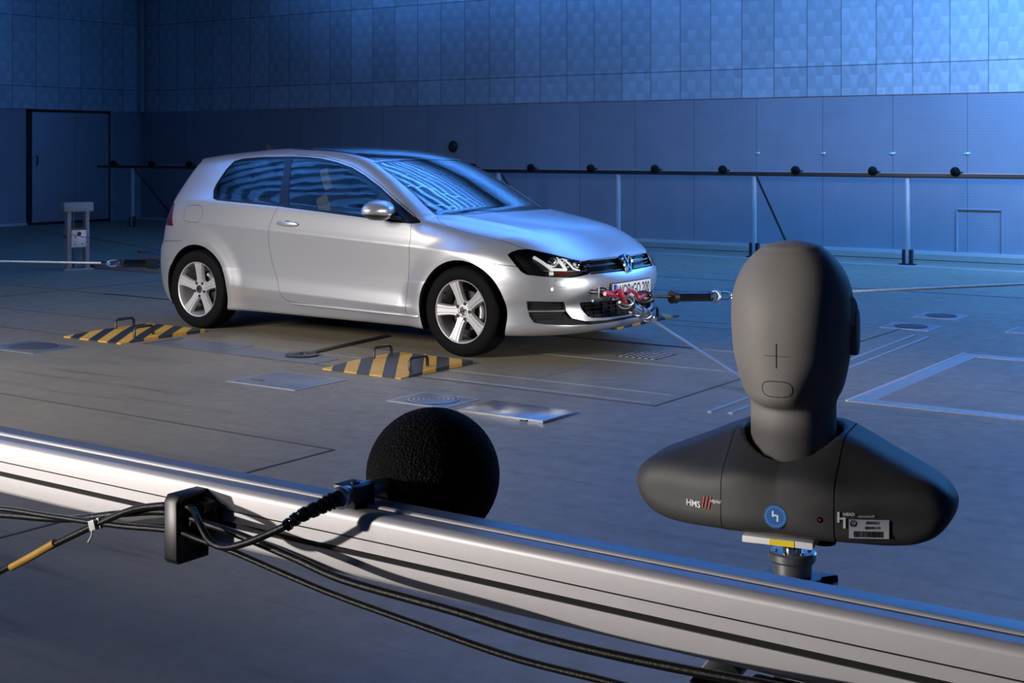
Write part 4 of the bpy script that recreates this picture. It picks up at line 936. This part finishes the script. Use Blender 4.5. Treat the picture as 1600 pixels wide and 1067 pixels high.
# cable bracket on the front of the rail
cl=empty('cable_bracket',(4.722,-7.512,1.085),label='black C-shaped cable bracket clamped to the left part of the rail',cat='bracket')
w2=.011
def cprof():
    # outline in (y,z): front plate, top flange running back to the rail, bottom flange with hook
    return [(-.036,-.036),(-.039,-.032),(-.039,.022),(-.035,.028),(.004,.028),(.004,.022),(-.026,.022),(-.030,.018),(-.030,-.023),(-.026,-.028),(-.004,-.028),(-.002,-.022),(.002,-.022),(.001,-.036)]
bm=NB(); add_prism(bm,[(a,b) for a,b in cprof()][::-1],.017,Matrix.Translation((-.0085,0,0))@Matrix(((0,0,1,0),(1,0,0,0),(0,1,0,0),(0,0,0,1))))
from_bm('clamp_plate',bm,'black',cl,bevel=.0012)
bm=NB(); 
for lo,hi in (((-.004,-.031,.010),(.006,-.002,.023)),((-.004,-.031,-.008),(.006,-.014,.011)),((-.004,-.031,-.029),(.006,-.004,-.016))): add_box(bm,lo,hi)
for lo,hi in (((-.004,-.031,-.017),(.006,-.025,-.007)),((-.004,-.010,-.017),(.006,-.004,.012))): add_box(bm,lo,hi)
from_bm('web',bm,'black',cl)
bm=NB(); add_lathe(bm,[(0,0),(.016,0),(.018,.003),(.018,.010),(.015,.013),(0,.013)],32,axis_mtx((.012,0,.004),(0,-1,0))); add_tube(bm,[(.012,-.013,.004),(.012,-.030,.004)],.006,12); add_box(bm,(-.004,-.020,.012),(.026,-.006,.020)); from_bm('clamp_knob',bm,'black',cl)
bm=NB(); add_tube(bm,[(0,-.034,.006),(0,-.010,.006)],.004,10); add_tube(bm,[(.0,-.034,-.012),(0,-.010,-.012)],.004,10); from_bm('cable_pin',bm,'black',cl)
# cables
yc=-7.548
def cab(name,label,pts,r,cat='cable'):
    P=[onY(u,v,yc+dy) for u,v,dy in pts]; return tag(tube(name,spline(P,8),r,'cable',None,12),label,cat)
cab('black_cable','black cable hanging lowest along the front of the rail',[(-120,788,.0),(0,794.6,0),(77,806,0),(184,821,0),(270,829,.004),(312,843,.0),(362,861,0),(450,899,0),(525,930,0),(650,975,0),(800,1027,0),(950,1065,0),(1080,1100,0)],.0029)
cab('black_cable','thick black cable running just above the lowest cable, ends low right',[(-120,800,.006),(0,804,.006),(100,811,.006),(184,803,.008),(262,800,.010),(325,819,.008),(377,837,.006),(460,872,.004),(540,907,0),(700,952,0),(850,997,0),(1000,1032,0),(1180,1067,0),(1320,1092,0)],.0036)
# microphone cable with yellow sleeve, tie and boot
mc=tag(tube('microphone_cable',spline([onY(u,v,yc+dy) for u,v,dy in [(-90,940,-.004),(0,893,-.004),(85,851,-.004),(150,820,-.002),(205,797,.0),(250,790,.0),(285,790,.006),(302,797,.004),(312,818,-.010),(328,845,-.016),(352,855,-.018),(385,848,-.018),(415,836,-.015),(446,822,-.012)]],10),.0033,'cable',None,14),'microphone cable with yellow sleeve looping out of the bracket to the ball microphone','cable')
tube('yellow_sleeve',[onY(u,v,yc-.0045) for u,v in ((18,886),(50,869),(86,848))],.0040,'label',mc,14)
bm=NB(); c0=onY(150,820,yc-.002); q=Matrix.Translation(c0)@Matrix.Rotation(math.radians(-20),4,'Y'); add_box(bm,(-.0045,-.0055,-.0045),(.0045,.0055,.0055),q); add_box(bm,(.004,-.002,-.005),(.008,.002,.006),q)
add_tube(bm,[c0+Vector((0,-.004,-.004)),c0+Vector((.001,-.006,-.010)),c0+Vector((-.003,-.007,-.016))],.0012,6); tag(from_bm('cable_tie',bm,'tie',None,bevel=.0006),'white cable tie round the cables at the left','cable tie')
bt=[onY(446,822,-7.560),onY(470,806,-7.552),onY(500,792,-7.540),onY(516,784,-7.533),onY(530,779,-7.527)]
bm=NB(); S=spline(bt,14); n=len(S); rr_=[]
for i in range(n):
    t=i/(n-1); base=.0042+.0034*t; rr_.append(base+(.0010 if (t*8)%1<.62 and t<.84 else 0))
add_tube(bm,S,rr_,24); from_bm('boot',bm,'gloss',mc,angle=40)
# microphone, holder and windscreen ball
BC=Vector((4.9085,-7.392,1.127)); K0=Vector((4.897,-7.497,1.1305)); ax=(BC-K0).normalized()
mi=empty('ball_microphone',(4.897,-7.486,ZT),label='large black foam ball windscreen on a microphone clamped to the near rail',cat='microphone')
def rel(o,par): o.parent=par; o.matrix_parent_inverse=Matrix.Translation(par.location).inverted(); return o
def rl(v): return Vector(v)-mi.location
bm=NB(); bmesh.ops.create_icosphere(bm,subdivisions=7,radius=.0632)
from mathutils import noise as mn
for v in bm.verts:
    p=v.co; k=mn.noise(p*900)*.0011+mn.noise(p*420)*.0006; v.co=p*(1+k*.5/.0632); v.co+=rl(BC)
from_bm('foam_ball',bm,'foam',mi,angle=180)
tube('microphone_body',[rl(K0+ax*.01),rl(K0+ax*.055)],.0072,'steel',mi,24)
bm=NB(); q=axis_mtx((0,0,0),(0,1,0)); add_box(bm,(-.0145,-.018,-.002),(.0125,.009,.0190)); hb=from_bm('holder',bm,'black',mi,bevel=.0018)
bm=NB(); add_lathe(bm,[(0,0),(.0042,0),(.0042,.0012),(.0022,.0014),(.0018,.0004),(0,.0004)],20,Matrix.Translation((-.001,-.003,.0190))); from_bm('holder_screw',bm,'dsteel',hb)
bm=NB(); add_box(bm,(-.012,-.012,-.006),(.012,.012,-.001)); from_bm('slot_nut',bm,'dsteel',hb)
cn0=rl(bt[-1]); cn1=rl(K0+ax*.004)
v_=(cn1-cn0)
bm=NB(); L_=v_.length; mx=axis_mtx(cn0,v_); add_lathe(bm,[(0,-.001),(.0078,-.001),(.0090,.001),(.0092,.0085),(.0080,.0100),(.0068,.0105),(.0066,.014),(.0080,.0145),(.0080,.020),(.0060,.022),(0,.022)],40,mx)
for k in range(40):
    a=2*math.pi*k/40; add_box(bm,(-.0003,-.0003,.0015),(.0003,.0003,.0080),mx@Matrix.Rotation(a,4,'Z')@Matrix.Translation((.0094,0,0)))
from_bm('bayonet_connector',bm,'steel',mi,angle=40)

# ---------------------------------------------------------------- the measuring dummy
DZ=0.0; dp=cf(.3965,1.945,0); DYAW=YAW-math.radians(24)
dm=empty('measuring_dummy',(dp.x,dp.y,0.0),DYAW,label='faceless dark grey dummy head and shoulders on a pole, right foreground',cat='measuring dummy')
hx=curve([(1.060,.060),(1.082,.060),(1.11,.068),(1.14,.0735),(1.17,.0765),(1.205,.0785),(1.235,.0765),(1.258,.0700),(1.278,.0590),(1.293,.0450),(1.303,.0285),(1.3085,.001)])
hf=curve([(1.060,.050),(1.074,.080),(1.09,.0915),(1.11,.0965),(1.15,.099),(1.20,.098),(1.235,.090),(1.258,.078),(1.278,.0625),(1.293,.047),(1.303,.029),(1.3085,.001)])
hb_=curve([(1.060,.060),(1.10,.068),(1.15,.085),(1.20,.096),(1.24,.092),(1.265,.078),(1.285,.058),(1.300,.034),(1.3085,.001)])
def fhead(x,y,z):
    x=x/1.06
    zz=np.clip(z,1.06,1.3084); wx=np.maximum(hx(zz),1e-3); wy=np.maximum(np.where(y<0,hf(zz),hb_(zz)),1e-3)
    jaw=1-.28*SS(1.16,1.075,z)*SS(.0,-.09,y)
    e=(np.abs(x/(wx*jaw))**2.25+np.abs(y/wy)**2.25)**(1/2.25)
    f=(e-1)*np.minimum(wx,wy)
    f=np.maximum(f*.8,z-1.3085)
    f=smax(f,1.078-z-.0*y,.022)
    nk=np.maximum((np.sqrt((x/.0560)**2+((y-.006)/.064)**2)-1)*.06,np.maximum(z-1.16,.95-z))
    return smin(f,nk,.006)
TOPX=curve([(0,1.044),(.07,1.043),(.095,1.034),(.13,1.019),(.17,1.003),(.20,.990),(.225,.974),(.245,.955)])
BOTX=curve([(0,.914),(.10,.909),(.15,.907),(.18,.911),(.205,.923),(.225,.941),(.245,.962),(.26,.98)])
DPX=curve([(0,.104),(.06,.102),(.10,.092),(.14,.078),(.18,.065),(.21,.054),(.235,.040),(.26,.02)])
def ftorso(x,y,z,cut=True):
    a=np.sqrt(x*x+1e-6); dpt=DPX(np.minimum(a,.26)); zt=TOPX(np.minimum(a,.26)); zb=BOTX(np.minimum(a,.26))
    zt=zt-.030*SS(.0,-.10,y)*(1-SS(.08,.20,a))-.012*SS(-.02,-.09,y)
    f=smax(np.abs(y)-dpt,z-zt,.030); f=smax(f,zb-z,.028); f=smax(f,a-.236,.045)
    if cut: f=smax(f,.069-np.sqrt(x*x+((y-.005)*.92)**2)-0*z+.0*z,.006)
    return f
hP,hQ=nets(fhead,(-.1,-.12,.96),(.1,.115,1.32),.0042); hP=snap(fhead,hP,4)
def an_obj(name,P,Q,fn,m,par,flip=False):
    N=grad(fn,P,.0012); N/=np.maximum(np.linalg.norm(N,axis=1),1e-9)[:,None]
    me=D.meshes.new(name); me.from_pydata(P.tolist(),[],Q.tolist()); me.polygons.foreach_set('use_smooth',[True]*len(Q)); o=mesh_obj(name,me,par,m); me.update(); me.normals_split_custom_set_from_vertices(N.tolist()); return o
head=an_obj('head',hP,hQ,fhead,'dummy',dm)
tP,tQ=nets(ftorso,(-.25,-.13,.86),(.25,.13,1.075),.0050); tP=snap(ftorso,tP,4)
TK=Cut(tP,tQ,ftorso); TK.gh=.003; al=lambda c,n:np.ones(len(c),bool)
for s in (-1,1):
    for e in (.0760,.0775): TK.split(lambda P,s=s,e=e:P[:,0]*s-e,al)
c=TK.cen(); TK.mark('gap',(np.abs(c[:,0])>.0760)&(np.abs(c[:,0])<.0775)); TK.mark('wr',c[:,0]<-.0775); TK.mark('wl',c[:,0]>.0775)
TK.export([''],'chest_piece','torso',dm,mirror=False,push=.0006); TK.export(['gap'],'chest_seam','groove',dm,mirror=False,push=-.0012)
TK.export(['wr'],'shoulder_wing','torso',dm,mirror=False); TK.export(['wl'],'shoulder_wing','torso',dm,mirror=False)
def surf(fn,x,z,y0=-.14,y1=.0):
    ys=np.linspace(y0,y1,400); v=fn(np.full(400,float(x)),ys,np.full(400,float(z))); i=int(np.argmax(v<0)); a,b=ys[i-1],ys[i]
    for _ in range(25):
        m=(a+b)/2
        if fn(np.array([float(x)]),np.array([m]),np.array([float(z)]))[0]<0: b=m
        else: a=m
    P=np.array([[float(x),a,float(z)]]); n=grad(fn,P,.002)[0]; n/=np.linalg.norm(n); return Vector(P[0]),Vector(n)
def place(fn,x,z,off=.0008,roll=0):
    p,n=surf(fn,x,z); r=Vector((0,0,1)).cross(n).normalized(); u=n.cross(r)
    return Matrix.Translation(p+n*off)@Matrix(((r.x,u.x,n.x,0),(r.y,u.y,n.y,0),(r.z,u.z,n.z,0),(0,0,0,1)))@Matrix.Rotation(roll,4,'Z')
# engraved cross and mouth line
def eng(name,pts,r):
    P=[]
    for x,z in pts: p,n=surf(fhead,x,z); P.append(p-n*r*.35)
    return tube(name,P,r,'groove',head,8)
eng('nose_mark',[(0,1.141+.033*t/8) for t in range(9)],.0009); eng('nose_mark',[(-.017+.034*t/8,1.157) for t in range(9)],.0004)
mo=[]
for k in range(40):
    a=2*math.pi*k/40; ex=.0205*math.copysign(abs(math.cos(a))**.55,math.cos(a)); mo.append((ex,1.112+.0108*math.copysign(abs(math.sin(a))**.8,math.sin(a))))
P=[surf(fhead,x,z) for x,z in mo]; bm=NB(); add_tube(bm,[p-n*.0003 for p,n in P],.0007,8,True); from_bm('mouth_line',bm,'groove',head)
# ears
for s in (1,-1):
    bm=NB(); out=[]
    for k in range(28):
        a=2*math.pi*k/28; out.append((.017*math.copysign(abs(math.cos(a))**.7,math.cos(a)),.0325*math.copysign(abs(math.sin(a))**.75,math.sin(a))))
    add_prism(bm,out,.024,Matrix.Translation((s*.065,.018,1.180))@Matrix(((0,0,s,0),(1,0,0,0),(0,1,0,0),(0,0,0,1))))
    from_bm('ear',bm,'dummy',head,bevel=.004)
    tube('ear_disc',[(s*.070,.0,1.210),(s*.0845,-.003,1.211)],.020,'dummy',head,32)
# prints
def tx(nm,s,x,z,size,m,par=None,**k):
    off=k.pop('off',.0012); roll=k.pop('roll',0); return text(nm,s,size,m,place(ftorso,x,z,off,roll),par or dm,.0001,**k)
wR=[o for o in dm.children if o.name.startswith('shoulder_wing')]
tx('name_print','HMS',-.119,.9430,.0125,'white',wR[0],bold=.0002)
tx('name_print','III',-.100,.9475,.0250,'pred',wR[0],shear=.25,xs=.85)
tx('name_print','digital',-.0845,.9525,.0068,'white',wR[0],shear=.3)
bm=NB(); mx=place(ftorso,0,0.9425,.0012); n=40
add_prism(bm,[((.0165 if k%2 else .0150)*math.cos(2*math.pi*k/(2*n)),(.0165 if k%2 else .0150)*math.sin(2*math.pi*k/(2*n))) for k in range(2*n)],.0003,mx); chest=[o for o in dm.children if o.name.startswith('chest_piece')][0]
st=from_bm('round_seal',bm,'sblue',chest,smooth=False)
bm=NB()
for x0,z0,x1,z1 in ((-.0045,-.0005,-.0020,.0075),(-.0020,.0005,.0022,.0028),(.0018,-.0065,.0044,.0022)): add_prism(bm,[(x0,z0),(x1,z0),(x1,z1),(x0,z1)],.0002,mx@Matrix.Translation((0,0,.0004)))
from_bm('seal_mark',bm,'white',st,smooth=False)
bm=NB()
for k in range(30):
    a=2*math.pi*k/30; c_,s_=math.cos(a),math.sin(a); L2=.0018 if k%3 else .0026
    add_prism(bm,[(.0118*c_-.0003*s_,.0118*s_+.0003*c_),(.0118*c_+.0003*s_,.0118*s_-.0003*c_),((.0118+L2)*c_+.0003*s_,(.0118+L2)*s_-.0003*c_),((.0118+L2)*c_-.0003*s_,(.0118+L2)*s_+.0003*c_)],.0002,mx@Matrix.Translation((0,0,.0004)))
from_bm('seal_print',bm,'sgrey',st,smooth=False)
bm=NB(); add_lathe(bm,[(0,.0004),(.0036,.0004),(.0042,0),(.0042,-.001)],24,place(ftorso,.0590,.9440,.0008)); sk=from_bm('socket',bm,'gloss',chest)
bm=NB(); add_lathe(bm,[(0,.0010),(.0014,.0008),(.0016,0)],12,place(ftorso,.0590,.9440,.0008)); from_bm('red_led',bm,'pred',sk)
mx=place(ftorso,.0865,.9430,.0010); bm=NB()
for x0,z0,x1,z1 in ((-.0060,-.001,-.0028,.013),(-.0028,.003,.0018,.0055),(.0018,-.0085,.0050,.0060)): add_prism(bm,[(x0,z0),(x1,z0),(x1,z1),(x0,z1)],.0002,mx)
from_bm('maker_mark',bm,'white',wR[1],smooth=False)
tx('maker_print','HEAD',.0955,.9530,.0058,'white',wR[1],bold=.0002); tx('maker_print','acoustics®',.1170,.9510,.0048,'white',wR[1])
mx=place(ftorso,.1200,.9345,.0016); bm=NB(); add_prism(bm,[(-.026,-.0125),(.026,-.0125),(.026,.0125),(-.026,.0125)],.0004,mx); lb=from_bm('inventory_label',bm,'sgrey',wR[1],smooth=False)
up_=mx@Matrix.Translation((0,0,.0006))
text('label_print','8009053',.0056,'seam',up_@Matrix.Translation((.0045,.0082,0)),lb,.0001,xs=.9); text('label_print','80040174',.0056,'seam',up_@Matrix.Translation((.0045,.0015,0)),lb,.0001,xs=.9)
bm=NB(); random.seed(7); x=-.020
while x<.018:
    wd=random.choice((.0004,.0007,.0011)); add_prism(bm,[(x,-.0108),(x+wd,-.0108),(x+wd,-.0028),(x,-.0028)],.0001,up_); x+=wd+random.choice((.0005,.0008))
from_bm('barcode',bm,'seam',lb,smooth=False); badge('label_mark',.0046,'seam',up_@Matrix.Translation((-.0205,.0072,0)),lb,.16,.0001)
# mounting
mp=box('mount_plate',(-.052,-.080,0.8960),(.045,.05,0.9050),'fwhite',dm,bevel=.001); box('yellow_tag',(-.014,-.0808,0.8965),(.020,-.0800,0.9045),'yellow',mp)
bm=NB(); add_lathe(bm,[(0,0.8900),(.016,0.8900),(.018,0.8960),(0,0.8960)],24,Matrix.Translation((-.032,-.045,0))); add_lathe(bm,[(0,0.8900),(.016,0.8900),(.018,0.8960),(0,0.8960)],24,Matrix.Translation((.048,-.02,0))); from_bm('rubber_foot',bm,'rubber',mp)
lathe('pole',[(0,.10),(.0135,.10),(.0135,0.8965),(0,0.8965)],'chrome',dm,40)
fl=lathe('flange',[(.0135,0.8690),(.031,0.8690),(.0335,0.8670),(.0335,0.8580),(.031,0.8550),(.028,0.8545),(.028,0.8380),(.025,0.8350),(.0135,0.8350)],'steel',dm,48,closed=True)
bm=NB()
for k in range(6):
    a=2*math.pi*k/6+.3; add_lathe(bm,[(0,0.8690),(.0030,0.8690),(.0030,0.8710),(0,0.8715)],12,Matrix.Translation((.0235*math.cos(a),.0235*math.sin(a),0)))
from_bm('flange_bolts',bm,'chrome',fl)
bm=NB(); add_lathe(bm,[(.0135,0.8350),(.040,0.8350),(.042,0.8310),(.040,0.8260),(.024,.78),(.022,.70),(.0135,.70)],32,closed=True); add_tube(bm,[(.03,0,0.8280),(.058,.02,0.8310)],.006,10); add_box(bm,(-.01,.0,.79),(.055,.05,0.8280)); from_bm('clamp_head',bm,'dsteel',dm,bevel=.001)
lathe('stand_base',[(0,0),(.26,0),(.26,.015),(.05,.03),(.03,.10),(0,.10)],'dsteel',dm,48)
